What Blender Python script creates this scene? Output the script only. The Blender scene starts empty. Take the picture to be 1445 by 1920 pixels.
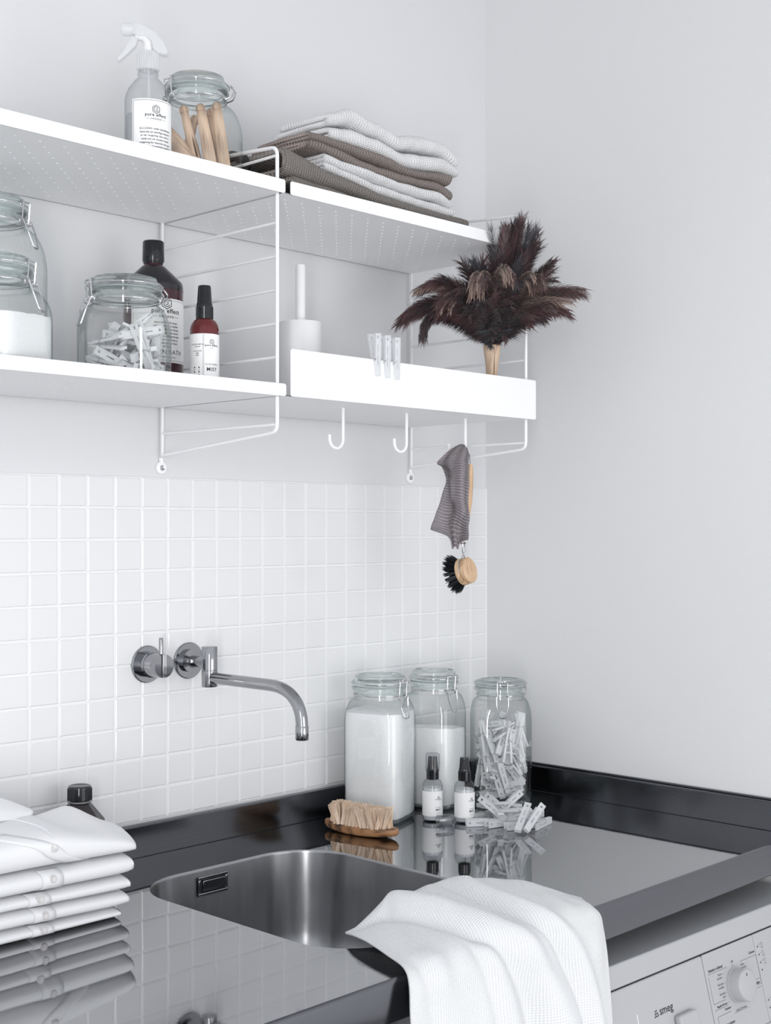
import bpy, bmesh, math, random
from mathutils import Vector, Matrix, noise
PI = math.pi
sc = bpy.context.scene
C = sc.collection
rnd = random.Random(7)

# ---------------------------------------------------------------- camera
CAMX, CAMY, CAMZ, YAW = -2.32, -1.9138, 1.4709, 0.806
cd = bpy.data.cameras.new('camera'); cam = bpy.data.objects.new('camera', cd); C.objects.link(cam)
cam.location = (CAMX, CAMY, CAMZ); cam.rotation_euler = (PI/2, 0, -YAW)
cd.sensor_fit = 'VERTICAL'; cd.sensor_height = 36.0
cd.lens = 36.0*2495.84/1920; cd.shift_y = (988.48-960)/1920
cd.clip_start = .05
sc.camera = cam
# ---------------------------------------------------------------- world, lights, exposure
sc.view_settings.view_transform = 'Standard'; sc.view_settings.look = 'None'
sc.view_settings.gamma = 1; sc.view_settings.use_curve_mapping = False
sc.view_settings.exposure = -0.06
w = bpy.data.worlds.new('world'); sc.world = w; w.use_nodes = True
wb = w.node_tree.nodes['Background']
wb.inputs[0].default_value = (.93, .96, 1, 1); wb.inputs[1].default_value = 1.1
def area(name, loc, target, sx, sy, power, col=(1, 1, 1)):
    l = bpy.data.lights.new(name, 'AREA'); l.shape = 'RECTANGLE'; l.size = sx; l.size_y = sy
    l.energy = power; l.color = col
    o = bpy.data.objects.new(name, l); C.objects.link(o); o.location = loc
    o.rotation_euler = (Vector(target)-Vector(loc)).to_track_quat('-Z', 'Y').to_euler()
    return o
area('tall_window_light', (-3.45, -2.75, 1.35), (-.6, -.2, 1.35), .28, 2.5, 46, (1, .985, .97))
area('added_fill_light', (-.75, -3.5, 1.0), (-.35, 0, .95), 1.8, 1.9, 27, (1, .99, .98))  # broad soft fill added to brighten the right-hand corner, not a real window
sc.cycles.max_bounces = 12; sc.cycles.transparent_max_bounces = 24

# ---------------------------------------------------------------- materials
def nodes(name):
    m = bpy.data.materials.new(name); m.use_nodes = True
    nt = m.node_tree
    return m, nt, nt.nodes['Principled BSDF'], nt.nodes['Material Output']
def N(nt, t, **kw):
    n = nt.nodes.new(t)
    for k, v in kw.items():
        if hasattr(n, k): setattr(n, k, v)
        else: n.inputs[k].default_value = v
    return n
def c4(c): return (c[0], c[1], c[2], 1)
def mat(name, col, rough=.5, metal=0, noise_amt=.03, nscale=30, bump=0, bscale=60, coat=0, spec=.5, sss=0, trans=0, ior=1.45, stretch=(1, 1, 1)):
    m, nt, b, out = nodes(name)
    tc = N(nt, 'ShaderNodeTexCoord'); mp = N(nt, 'ShaderNodeMapping'); mp.inputs['Scale'].default_value = stretch
    nt.links.new(tc.outputs['Object'], mp.inputs[0])
    nz = N(nt, 'ShaderNodeTexNoise', Scale=nscale, Detail=4.0)
    nt.links.new(mp.outputs[0], nz.inputs['Vector'])
    mr = N(nt, 'ShaderNodeMapRange'); mr.inputs[3].default_value = 1-noise_amt; mr.inputs[4].default_value = 1+noise_amt
    nt.links.new(nz.outputs[0], mr.inputs[0])
    mx = N(nt, 'ShaderNodeMix', data_type='RGBA', blend_type='MULTIPLY'); mx.inputs[0].default_value = 1
    mx.inputs[6].default_value = c4(col)
    nt.links.new(mr.outputs[0], mx.inputs[7]); nt.links.new(mx.outputs[2], b.inputs['Base Color'])
    b.inputs['Roughness'].default_value = rough; b.inputs['Metallic'].default_value = metal
    b.inputs['Coat Weight'].default_value = coat; b.inputs['IOR'].default_value = ior
    b.inputs['Specular IOR Level'].default_value = spec
    b.inputs['Transmission Weight'].default_value = trans
    if sss: b.inputs['Subsurface Weight'].default_value = sss; b.inputs['Subsurface Radius'].default_value = (.01, .01, .01)
    if bump:
        n2 = N(nt, 'ShaderNodeTexNoise', Scale=bscale, Detail=3.0)
        nt.links.new(mp.outputs[0], n2.inputs['Vector'])
        bp = N(nt, 'ShaderNodeBump'); bp.inputs['Strength'].default_value = bump; bp.inputs['Distance'].default_value = .01
        nt.links.new(n2.outputs[0], bp.inputs['Height']); nt.links.new(bp.outputs[0], b.inputs['Normal'])
    return m
def thin_clear(name, face, edge, gloss=1.0, power=2.5, rough=.02):
    """thin-walled clear sheet: transparent, tinted where the wall is seen edge on, with a fresnel gloss"""
    m, nt, b, out = nodes(name); nt.nodes.remove(b)
    lw = N(nt, 'ShaderNodeLayerWeight', Blend=.5)
    pw = N(nt, 'ShaderNodeMath', operation='POWER'); pw.inputs[1].default_value = power
    nt.links.new(lw.outputs['Facing'], pw.inputs[0])
    mx = N(nt, 'ShaderNodeMix', data_type='RGBA'); mx.inputs[6].default_value = c4(face); mx.inputs[7].default_value = c4(edge)
    nt.links.new(pw.outputs[0], mx.inputs[0])
    tr = N(nt, 'ShaderNodeBsdfTransparent'); nt.links.new(mx.outputs[2], tr.inputs[0])
    gl = N(nt, 'ShaderNodeBsdfGlossy', Roughness=rough)
    p5 = N(nt, 'ShaderNodeMath', operation='POWER'); p5.inputs[1].default_value = 5; nt.links.new(lw.outputs['Facing'], p5.inputs[0])
    mm = N(nt, 'ShaderNodeMath', operation='MULTIPLY_ADD'); mm.inputs[1].default_value = .6*gloss; mm.inputs[2].default_value = .045*gloss; mm.use_clamp = True
    nt.links.new(p5.outputs[0], mm.inputs[0])
    ms = N(nt, 'ShaderNodeMixShader'); nt.links.new(mm.outputs[0], ms.inputs[0])
    nt.links.new(tr.outputs[0], ms.inputs[1]); nt.links.new(gl.outputs[0], ms.inputs[2])
    nt.links.new(ms.outputs[0], out.inputs[0])
    return m
def solid_glass(name, col):
    m, nt, b, out = nodes(name); nt.nodes.remove(b)
    g = N(nt, 'ShaderNodeBsdfGlass', IOR=1.45, Roughness=0.0); g.inputs[0].default_value = c4(col)
    tr = N(nt, 'ShaderNodeBsdfTransparent'); tr.inputs[0].default_value = (.97, .985, .98, 1)
    ms = N(nt, 'ShaderNodeMixShader'); ms.inputs[0].default_value = .32
    nt.links.new(g.outputs[0], ms.inputs[1]); nt.links.new(tr.outputs[0], ms.inputs[2])
    nt.links.new(ms.outputs[0], out.inputs[0])
    return m
def milky(name, col=(.9, .92, .93), clear=.35, rough=.35):
    m, nt, b, out = nodes(name)
    b.inputs['Base Color'].default_value = c4(col); b.inputs['Roughness'].default_value = rough
    nz = N(nt, 'ShaderNodeTexNoise', Scale=90.0); mr = N(nt, 'ShaderNodeMapRange'); mr.inputs[3].default_value = clear-.05; mr.inputs[4].default_value = clear+.05
    tl = N(nt, 'ShaderNodeBsdfTranslucent'); tl.inputs[0].default_value = c4(col)
    tr = N(nt, 'ShaderNodeBsdfTransparent')
    m1 = N(nt, 'ShaderNodeMixShader'); m1.inputs[0].default_value = .35
    m2 = N(nt, 'ShaderNodeMixShader'); nt.links.new(nz.outputs[0], mr.inputs[0]); nt.links.new(mr.outputs[0], m2.inputs[0])
    nt.links.new(b.outputs[0], m1.inputs[1]); nt.links.new(tl.outputs[0], m1.inputs[2])
    nt.links.new(m1.outputs[0], m2.inputs[1]); nt.links.new(tr.outputs[0], m2.inputs[2]); nt.links.new(m2.outputs[0], out.inputs[0])
    return m
def steel(name, col, rough, stretch=(1, 40, 40), bump=.05, wob=0, aniso=0):
    m, nt, b, out = nodes(name)
    if aniso:
        b.inputs['Anisotropic'].default_value = aniso; b.inputs['Anisotropic Rotation'].default_value = .25; tg = N(nt, 'ShaderNodeTangent', direction_type='RADIAL', axis='Z'); nt.links.new(tg.outputs[0], b.inputs['Tangent'])
    tc = N(nt, 'ShaderNodeTexCoord'); mp = N(nt, 'ShaderNodeMapping'); mp.inputs['Scale'].default_value = stretch
    nt.links.new(tc.outputs['Object'], mp.inputs[0])
    nz = N(nt, 'ShaderNodeTexNoise', Scale=6.0, Detail=6.0); nt.links.new(mp.outputs[0], nz.inputs['Vector'])
    mr = N(nt, 'ShaderNodeMapRange'); mr.inputs[3].default_value = rough*.8; mr.inputs[4].default_value = rough*1.2
    nt.links.new(nz.outputs[0], mr.inputs[0]); nt.links.new(mr.outputs[0], b.inputs['Roughness'])
    b.inputs['Metallic'].default_value = 1
    r = N(nt, 'ShaderNodeMix', data_type='RGBA'); r.inputs[6].default_value = c4([x*.94 for x in col]); r.inputs[7].default_value = c4([x*1.06 for x in col])
    nt.links.new(nz.outputs[0], r.inputs[0]); nt.links.new(r.outputs[2], b.inputs['Base Color'])
    bp = N(nt, 'ShaderNodeBump'); bp.inputs['Strength'].default_value = bump; bp.inputs['Distance'].default_value = .001
    nt.links.new(nz.outputs[0], bp.inputs['Height'])
    last = bp
    if wob:
        n2 = N(nt, 'ShaderNodeTexNoise', Scale=5.0, Detail=1.0); nt.links.new(tc.outputs['Object'], n2.inputs['Vector'])
        b2 = N(nt, 'ShaderNodeBump'); b2.inputs['Strength'].default_value = wob; b2.inputs['Distance'].default_value = .01
        nt.links.new(n2.outputs[0], b2.inputs['Height']); nt.links.new(bp.outputs[0], b2.inputs['Normal']); last = b2
    nt.links.new(last.outputs[0], b.inputs['Normal'])
    return m
def weave(name, col, col2, fu, fv, strength=.8, dist=.0015, rough=.95, kind='grid'):
    """cloth with ribs / waffle cells laid out in the cloth's own UV metres"""
    m, nt, b, out = nodes(name)
    b.inputs['Roughness'].default_value = rough; b.inputs['Sheen Weight'].default_value = .2; b.inputs['Specular IOR Level'].default_value = .1
    uv = N(nt, 'ShaderNodeUVMap')
    nzd = N(nt, 'ShaderNodeTexNoise', Scale=18.0, Detail=2.0); nt.links.new(uv.outputs[0], nzd.inputs['Vector'])
    ad = N(nt, 'ShaderNodeVectorMath', operation='MULTIPLY_ADD'); ad.inputs[1].default_value = (.004, .004, .004)
    nt.links.new(nzd.outputs['Color'], ad.inputs[0]); nt.links.new(uv.outputs[0], ad.inputs[2])
    sep = N(nt, 'ShaderNodeSeparateXYZ'); nt.links.new(ad.outputs[0], sep.inputs[0])
    def wav(o, f):
        a = N(nt, 'ShaderNodeMath', operation='MULTIPLY'); a.inputs[1].default_value = f*2*PI; nt.links.new(o, a.inputs[0])
        s = N(nt, 'ShaderNodeMath', operation='SINE'); nt.links.new(a.outputs[0], s.inputs[0])
        return s
    su, sv = wav(sep.outputs[0], fu), wav(sep.outputs[1], fv)
    cm = N(nt, 'ShaderNodeMath', operation='MAXIMUM' if kind == 'grid' else 'ADD')
    nt.links.new(su.outputs[0], cm.inputs[0]); nt.links.new(sv.outputs[0], cm.inputs[1])
    fz = N(nt, 'ShaderNodeTexNoise', Scale=900.0, Detail=2.0); nt.links.new(uv.outputs[0], fz.inputs['Vector'])
    hs = N(nt, 'ShaderNodeMath', operation='MULTIPLY_ADD'); hs.inputs[1].default_value = .8; nt.links.new(fz.outputs[0], hs.inputs[0]); nt.links.new(cm.outputs[0], hs.inputs[2])
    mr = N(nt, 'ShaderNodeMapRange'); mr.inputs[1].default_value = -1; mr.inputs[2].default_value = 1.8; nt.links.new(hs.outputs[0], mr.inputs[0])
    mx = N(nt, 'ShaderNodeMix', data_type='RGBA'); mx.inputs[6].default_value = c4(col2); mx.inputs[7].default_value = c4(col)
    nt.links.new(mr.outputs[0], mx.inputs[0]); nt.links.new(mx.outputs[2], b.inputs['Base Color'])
    bp = N(nt, 'ShaderNodeBump'); bp.inputs['Strength'].default_value = strength; bp.inputs['Distance'].default_value = dist
    nt.links.new(hs.outputs[0], bp.inputs['Height']); nt.links.new(bp.outputs[0], b.inputs['Normal'])
    return m
def wood(name, c1, c2, scale=30, stretch=(1, 1, .12), rough=.55, ring=5):
    m, nt, b, out = nodes(name)
    tc = N(nt, 'ShaderNodeTexCoord'); mp = N(nt, 'ShaderNodeMapping'); mp.inputs['Scale'].default_value = stretch
    nt.links.new(tc.outputs['Object'], mp.inputs[0])
    nz = N(nt, 'ShaderNodeTexNoise', Scale=scale*2.0, Detail=5.0, Distortion=1.5); nt.links.new(mp.outputs[0], nz.inputs['Vector'])
    wv = N(nt, 'ShaderNodeTexWave', Scale=float(scale), Distortion=float(ring)); nt.links.new(mp.outputs[0], wv.inputs['Vector'])
    ad = N(nt, 'ShaderNodeMath', operation='MULTIPLY_ADD'); ad.inputs[1].default_value = .18; nt.links.new(wv.outputs['Fac'], ad.inputs[0]); nt.links.new(nz.outputs[0], ad.inputs[2])
    cr = N(nt, 'ShaderNodeValToRGB'); cr.color_ramp.elements[0].color = c4(c2); cr.color_ramp.elements[1].color = c4(c1); cr.color_ramp.elements[0].position = .38; cr.color_ramp.elements[1].position = .66
    nt.links.new(ad.outputs[0], cr.inputs[0]); nt.links.new(cr.outputs[0], b.inputs['Base Color']); b.inputs['Roughness'].default_value = rough
    bp = N(nt, 'ShaderNodeBump', Strength=.15); bp.inputs['Distance'].default_value = .001
    nt.links.new(ad.outputs[0], bp.inputs['Height']); nt.links.new(bp.outputs[0], b.inputs['Normal'])
    return m
def feather_mat(name, root, tip, pos=.6):
    m, nt, b, out = nodes(name)
    at = N(nt, 'ShaderNodeAttribute', attribute_name='along')
    cr = N(nt, 'ShaderNodeValToRGB'); e = cr.color_ramp.elements
    e[0].color = c4(root); e[0].position = pos-.15; e[1].color = c4(tip); e[1].position = min(1, pos+.35)
    nt.links.new(at.outputs['Fac'], cr.inputs[0]); nt.links.new(cr.outputs[0], b.inputs['Base Color'])
    b.inputs['Roughness'].default_value = .45; b.inputs['Sheen Weight'].default_value = .3
    return m
M = dict(
    wall=mat('wall_paint', (.715, .72, .735), .85, noise_amt=.01, nscale=3, bump=.03, bscale=300),
    wallr=mat('right_wall_paint', (.755, .76, .77), .85, noise_amt=.012, nscale=2, bump=.03, bscale=300),
    floor=mat('floor_grey', (.35, .35, .36), .6, nscale=8),
    grout=mat('grout', (.84, .84, .85), .9, bump=.2, bscale=400),
    tile=mat('white_glazed_tile', (.775, .78, .79), .16, noise_amt=.012, nscale=9, bump=.02, bscale=25),
    shelf=mat('white_powder_coat', (.90, .90, .91), .42, noise_amt=.006, bump=.02, bscale=900),
    wire=mat('white_lacquer_wire', (.91, .91, .92), .35, noise_amt=.005),
    counter=steel('polished_steel_worktop', (.34, .345, .36), .035, (1, 30, 30), .012, .05),
    steel_dark=steel('brushed_steel_edge', (.17, .175, .19), .17, (1, 30, 60), .05, .0),
    bowl=steel('brushed_steel_bowl', (.38, .385, .40), .30, (14, 14, 2), .012, aniso=.8),
    tap=steel('brushed_steel_tap', (.34, .345, .36), .11, (6, 6, 60), .03),
    chrome=steel('bright_wire', (.62, .62, .64), .08, (1, 1, 1), 0),
    glass=thin_clear('jar_glass_wall', (.992, .998, .995), (.36, .49, .475), 1.5, 3.6, .015),
    rim=solid_glass('thick_jar_glass', (.965, .99, .985)),
    gasket=mat('jar_seal', (.36, .41, .42), .4),
    sugar=mat('white_powder', (.93, .935, .95), .9, noise_amt=.02, nscale=500, bump=.35, bscale=700),
    amber=mat('red_amber_plastic', (.11, .006, .008), .12, noise_amt=.05, coat=.4),
    plum=mat('dark_plum_plastic', (.045, .004, .011), .12, coat=.4),
    blackp=mat('black_plastic', (.006, .007, .010), .14, noise_amt=.1, coat=.3),
    darkbottle=mat('dark_bottle_plastic', (.010, .004, .007), .1, coat=.4),
    label=mat('white_label', (.90, .90, .90), .5, noise_amt=.01),
    ink=mat('black_ink', (.03, .03, .035), .6),
    inkgrey=mat('grey_ink', (.22, .22, .23), .6),
    milky=milky('clear_spray_plastic', (.90, .91, .92), .35, .25),
    milkbottle=thin_clear('clear_bottle_plastic', (.94, .945, .95), (.70, .72, .74), 1.1, 2, .05),
    liquid=mat('cloudy_liquid', (.66, .68, .70), .2),
    pegp=milky('translucent_peg_plastic', (.93, .94, .955), .13, .3),
    pegdark=mat('peg_slot_shadow_gap', (.12, .12, .13), .6),
    pegwood=wood('beech_peg', (.70, .52, .38), (.40, .27, .19), 40, (.12, 1, 1), .6, 3),
    pegslot=mat('dark_peg_slit', (.05, .04, .04), .9),
    beech=wood('pale_beech', (.68, .47, .30), (.46, .29, .17), 45, (1, 1, .12), .5, 2),
    oilwood=wood('oiled_brush_wood', (.38, .19, .085), (.06, .028, .012), 26, (.35, 1, 1), .4, 9),
    bristle=mat('pale_bristle', (.82, .66, .52), .7, noise_amt=.25, nscale=300),
    bristleb=mat('black_bristle', (.008, .010, .014), .45, noise_amt=.3, nscale=300),
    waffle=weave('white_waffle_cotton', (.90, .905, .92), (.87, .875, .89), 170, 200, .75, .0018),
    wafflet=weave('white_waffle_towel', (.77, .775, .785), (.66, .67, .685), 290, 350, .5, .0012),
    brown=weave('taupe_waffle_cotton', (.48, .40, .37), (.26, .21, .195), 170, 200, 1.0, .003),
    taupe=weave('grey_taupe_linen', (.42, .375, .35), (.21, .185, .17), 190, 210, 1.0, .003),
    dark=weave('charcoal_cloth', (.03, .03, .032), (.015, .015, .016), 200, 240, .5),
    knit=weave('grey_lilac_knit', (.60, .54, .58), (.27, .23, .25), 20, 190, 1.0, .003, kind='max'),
    shirt=mat('white_poplin', (.80, .805, .82), .75, noise_amt=.01, nscale=12, bump=.12, bscale=9, stretch=(1, 2.5, 2.5)),
    seam=mat('shirt_seam', (.74, .75, .77), .8),
    button=mat('pearl_button', (.62, .60, .60), .15, noise_amt=.2, nscale=200, coat=.5),
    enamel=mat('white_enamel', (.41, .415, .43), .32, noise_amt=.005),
    enamelshade=mat('shaded_enamel_top', (.34, .35, .37), .4),  # dryer top: shade under the worktop put into the enamel colour
    gap=mat('dark_gap', (.01, .01, .012), .8),
    cabinet=mat('grey_cabinet', (.20, .205, .215), .5),
    porcelain=mat('matt_white_steel', (.80, .80, .81), .5, noise_amt=.005),
    duskwood=wood('duster_wood', (.66, .50, .37), (.46, .32, .22), 50, (1, 1, .12), .6, 4),
    quill=mat('quill', (.20, .10, .08), .4),
    f1=feather_mat('black_feather', (.007, .006, .009), (.045, .016, .020), .55),
    f2=feather_mat('plum_brown_feather', (.014, .007, .010), (.11, .045, .048), .5),
    f3=feather_mat('beige_tipped_feather', (.030, .016, .017), (.42, .30, .25), .5),
    f4=feather_mat('slate_feather', (.012, .016, .022), (.07, .075, .09), .5),
)

# ---------------------------------------------------------------- helpers
def link(name, me, m, parent=None, smooth=None):
    o = bpy.data.objects.new(name, me); C.objects.link(o)
    if m is not None:
        ms = m if isinstance(m, (list, tuple)) else [m]
        for x in ms: me.materials.append(x)
    if parent is not None: o.parent = parent
    if smooth is not None:
        me.shade_smooth()
        if smooth < 180:
            try: me.set_sharp_from_angle(angle=math.radians(smooth))
            except Exception: pass
    return o
def pd(name, vs, fs, m, parent=None, smooth=None):
    me = bpy.data.meshes.new(name); me.from_pydata([tuple(v) for v in vs], [], fs); me.update()
    return link(name, me, m, parent, smooth)
class MB:
    def __init__(s): s.v = []; s.f = []
    def add(s, vs, fs):
        k = len(s.v); s.v += [tuple(v) for v in vs]; s.f += [tuple(i+k for i in f) for f in fs]
    def box(s, x0, x1, y0, y1, z0, z1, mtx=None):
        vs = [Vector((x, y, z)) for z in (z0, z1) for x, y in ((x0, y0), (x1, y0), (x1, y1), (x0, y1))]
        if mtx: vs = [mtx @ v for v in vs]
        s.add(vs, [(3, 2, 1, 0), (4, 5, 6, 7), (0, 1, 5, 4), (1, 2, 6, 5), (2, 3, 7, 6), (3, 0, 4, 7)])
    def tube(s, pts, r, seg=8, closed=False, caps=True, flat=1.0):
        pts = [Vector(p) for p in pts]; n = len(pts); rr = r if isinstance(r, (list, tuple)) else [r]*n
        T = []
        for i in range(n):
            a = pts[(i-1) % n] if (closed or i > 0) else pts[i]; b = pts[(i+1) % n] if (closed or i < n-1) else pts[i]
            T.append((b-a).normalized())
        u = T[0].orthogonal().normalized(); base = len(s.v); rings = []
        for i in range(n):
            u = (u-T[i]*u.dot(T[i])).normalized(); w_ = T[i].cross(u)
            rings.append([pts[i]+(u*math.cos(2*PI*k/seg)+w_*math.sin(2*PI*k/seg)*flat)*rr[i] for k in range(seg)])
        vs = [v for r_ in rings for v in r_]; fs = []
        for i in range(n if closed else n-1):
            j = (i+1) % n
            for k in range(seg):
                fs.append((i*seg+k, i*seg+(k+1) % seg, j*seg+(k+1) % seg, j*seg+k))
        if caps and not closed:
            fs.append(tuple(range(seg))[::-1]); fs.append(tuple((n-1)*seg+k for k in range(seg)))
        s.add(vs, fs)
    def lathe(s, prof, seg=32, o=(0, 0, 0), shape=None, mtx=None, cap0=False, cap1=False):
        """prof: (radius, z[, squareness]); squareness > 0 turns the circle into a rounded square"""
        vs = []; fs = []; n = len(prof)
        for p in prof:
            r, z = p[0], p[1]; q = p[2] if len(p) > 2 else 0; e = 2+4.5*q
            for k in range(seg):
                a = 2*PI*k/seg; c, si = math.cos(a), math.sin(a)
                rad = r/((abs(c)**e+abs(si)**e)**(1/e))
                vs.append(Vector((rad*c, rad*si, z)))
        for i in range(n-1):
            for k in range(seg): fs.append((i*seg+k, i*seg+(k+1) % seg, (i+1)*seg+(k+1) % seg, (i+1)*seg+k))
        if cap0: fs.append(tuple(range(seg))[::-1])
        if cap1: fs.append(tuple((n-1)*seg+k for k in range(seg)))
        mt = mtx or Matrix.Translation(o)
        s.add([mt @ v for v in vs], fs)
    def build(s, name, m, parent=None, smooth=40): return pd(name, s.v, s.f, m, parent, smooth)
def bevel(o, wd, seg=2, ang=30):
    b = o.modifiers.new('bevel', 'BEVEL'); b.width = wd; b.segments = seg; b.limit_method = 'ANGLE'; b.angle_limit = math.radians(ang); return o
def tag(o, label=None, cat=None, group=None, kind=None):
    if label: o['label'] = label
    if cat: o['category'] = cat
    if group: o['group'] = group
    if kind: o['kind'] = kind
    return o
def thing(name, label, cat, loc=(0, 0, 0), rz=0, group=None):
    o = bpy.data.objects.new(name, None); C.objects.link(o); o.empty_display_size = .02
    o.location = loc; o.rotation_euler = (0, 0, rz); return tag(o, label, cat, group)
def copy_tree(o, parent=None):
    c = o.copy(); C.objects.link(c)
    if parent is not None: c.parent = parent
    for ch in list(o.children): copy_tree(ch, c)
    return c
def basis(a, b, c, t): # columns and translation
    m = Matrix.Identity(4)
    for i, v in enumerate((a, b, c)):
        for j in range(3): m[j][i] = v[j]
    for j in range(3): m[j][3] = t[j]
    return m
def along(p0, p1, up=(0, 0, 1)):
    """matrix whose Z runs p0 -> p1"""
    z = (Vector(p1)-Vector(p0)).normalized(); x = Vector(up).cross(z)
    if x.length < 1e-4: x = Vector((1, 0, 0))
    x.normalize(); y = z.cross(x); return basis(x, y, z, p0)
def arc_pts(pts, rad, n=5):
    """polyline with its corners rounded"""
    out = [Vector(pts[0])]
    for i in range(1, len(pts)-1):
        p = Vector(pts[i]); a = (Vector(pts[i-1])-p); b = (Vector(pts[i+1])-p); r = min(rad, a.length*.45, b.length*.45)
        A = p+a.normalized()*r; B = p+b.normalized()*r
        for k in range(n+1):
            t = k/n; out.append(A*(1-t)**2+p*2*t*(1-t)+B*t*t)
    out.append(Vector(pts[-1])); return out
def grid(name, f, nu, nv, m, parent=None, uvs=(1, 1), thick=0, smooth=180, closed_v=False, sub=0):
    vs = [f(i/(nu-1), j/(nv-1)) for j in range(nv) for i in range(nu)]
    fs = [(j*nu+i, j*nu+i+1, (j+1)*nu+i+1, (j+1)*nu+i) for j in range(nv-1) for i in range(nu-1)]
    o = pd(name, vs, fs, m, parent, smooth); me = o.data
    uv = me.uv_layers.new(name='UVMap')
    for p in me.polygons:
        for li in p.loop_indices:
            vi = me.loops[li].vertex_index; uv.data[li].uv = ((vi % nu)/(nu-1)*uvs[0], (vi//nu)/(nv-1)*uvs[1])
    if thick:
        sm = o.modifiers.new('thickness', 'SOLIDIFY'); sm.thickness = thick; sm.offset = -1
    if sub:
        ss = o.modifiers.new('smooth', 'SUBSURF'); ss.levels = sub; ss.render_levels = sub
    return o
def catmull(P, t):
    n = len(P)-1; x = t*n; i = min(int(x), n-1); f = x-i
    g = lambda k: P[max(0, min(n, k))]
    a, b, c, d = g(i-1), g(i), g(i+1), g(i+2)
    return .5*((2*b)+(c-a)*f+(2*a-5*b+4*c-d)*f*f+(-a+3*b-3*c+d)*f**3)
def net(rows):
    rows = [[Vector(p) for p in r] for r in rows]
    def f(u, v): return catmull([catmull(r, u) for r in rows], v)
    return f
def text_geo(s, size, align='CENTER', bold=0, spacing=1.0):
    cu = bpy.data.curves.new('t', 'FONT'); cu.body = s; cu.size = size; cu.align_x = align; cu.offset = bold; cu.space_character = spacing; cu.resolution_u = 2
    ob = bpy.data.objects.new('t', cu); me = bpy.data.meshes.new_from_object(ob)
    vs = [(v.co.x, v.co.y) for v in me.vertices]; fs = [tuple(p.vertices) for p in me.polygons]
    bpy.data.objects.remove(ob); bpy.data.curves.remove(cu); bpy.data.meshes.remove(me); return vs, fs
def emblem_geo(R):
    """hexagon ring round a small swirl ring"""
    vs = []; fs = []
    def ring(r0, r1, n, ph, a0=0, a1=2*PI):
        k0 = len(vs); full = a1-a0 > 6.28; cnt = n if full else n+1
        for k in range(cnt):
            a = a0+(a1-a0)*k/n+ph
            vs.append((r0*math.cos(a), r0*math.sin(a))); vs.append((r1*math.cos(a), r1*math.sin(a)))
        for k in range(n):
            a, b = k0+2*k, k0+2*((k+1) % cnt); fs.append((a, a+1, b+1, b))
    ring(R*.86, R, 6, PI/2); ring(R*.48, R*.6, 14, 0, .5, 5.9); ring(R*.16, R*.28, 10, 0, -2.5, 1.5)
    return vs, fs
def rect_geo(x0, x1, y0, y1): return [(x0, y0), (x1, y0), (x1, y1), (x0, y1)], [(0, 1, 2, 3)]
def wrap(parent, name, items, R, phi, z0, m, off=.0006):
    """flat print items (geo, x, y) bent round a vertical cylinder; phi is the direction they face"""
    mb = MB()
    for (vs, fs), x, y in items:
        mb.add([((R+off)*math.cos(phi+(a+x)/R), (R+off)*math.sin(phi+(a+x)/R), z0+b+y) for a, b in vs], fs)
    return mb.build(name, m, parent, None)
def label_band(parent, R, phi, width, z0, z1, m=None, frame=False, n=28):
    mb = MB(); vs = []; fs = []
    for k in range(n+1):
        a = phi+(-.5+k/n)*width/R; vs += [((R+.0003)*math.cos(a), (R+.0003)*math.sin(a), z0), ((R+.0003)*math.cos(a), (R+.0003)*math.sin(a), z1)]
    for k in range(n): fs.append((2*k, 2*k+2, 2*k+3, 2*k+1))
    mb.add(vs, fs); o = mb.build('label', m or M['label'], parent, 180)
    return o
def frame_items(w_, h, t=.0004, seg=24):
    out = []
    for a, b, c, d in ((-w_/2, w_/2, 0, t), (-w_/2, w_/2, h-t, h)):
        for k in range(seg): out.append((rect_geo(a+(b-a)*k/seg, a+(b-a)*(k+1)/seg, c, d), 0, 0))
    out += [(rect_geo(-w_/2, -w_/2+t, 0, h), 0, 0), (rect_geo(w_/2-t, w_/2, 0, h), 0, 0)]
    return out

# ---------------------------------------------------------------- the room
SH = 1.4709
def plane(name, pts, m, th, n):
    """slab with its visible face through pts, thickened away along -n"""
    a = [Vector(p) for p in pts]; b = [p-Vector(n)*th for p in a]; k = len(a)
    fs = [tuple(range(k)), tuple(range(k, 2*k))[::-1]]+[(i, i+k, (i+1) % k+k, (i+1) % k) for i in range(k)]
    o = pd(name, a+b, fs, m); o['kind'] = 'structure'; return o
BW = plane('wall_back', [(-3.2, 0, 0), (0.1, 0, 0), (0.1, 0, 2.9), (-3.2, 0, 2.9)], M['wall'], .1, (0, -1, 0))
plane('wall_right', [(0, 0, 0), (0, -2.6, 0), (0, -2.6, 2.9), (0, 0, 2.9)], M['wallr'], .1, (-1, 0, 0))
plane('floor', [(-4.5, -4.2, 0), (.1, -4.2, 0), (.1, .1, 0), (-4.5, .1, 0)], M['floor'], .1, (0, 0, 1))
plane('ceiling', [(-2.7, -2.3, 2.9), (-2.7, .1, 2.9), (.1, .1, 2.9), (.1, -2.3, 2.9)], M['wall'], .08, (0, 0, -1))
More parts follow.
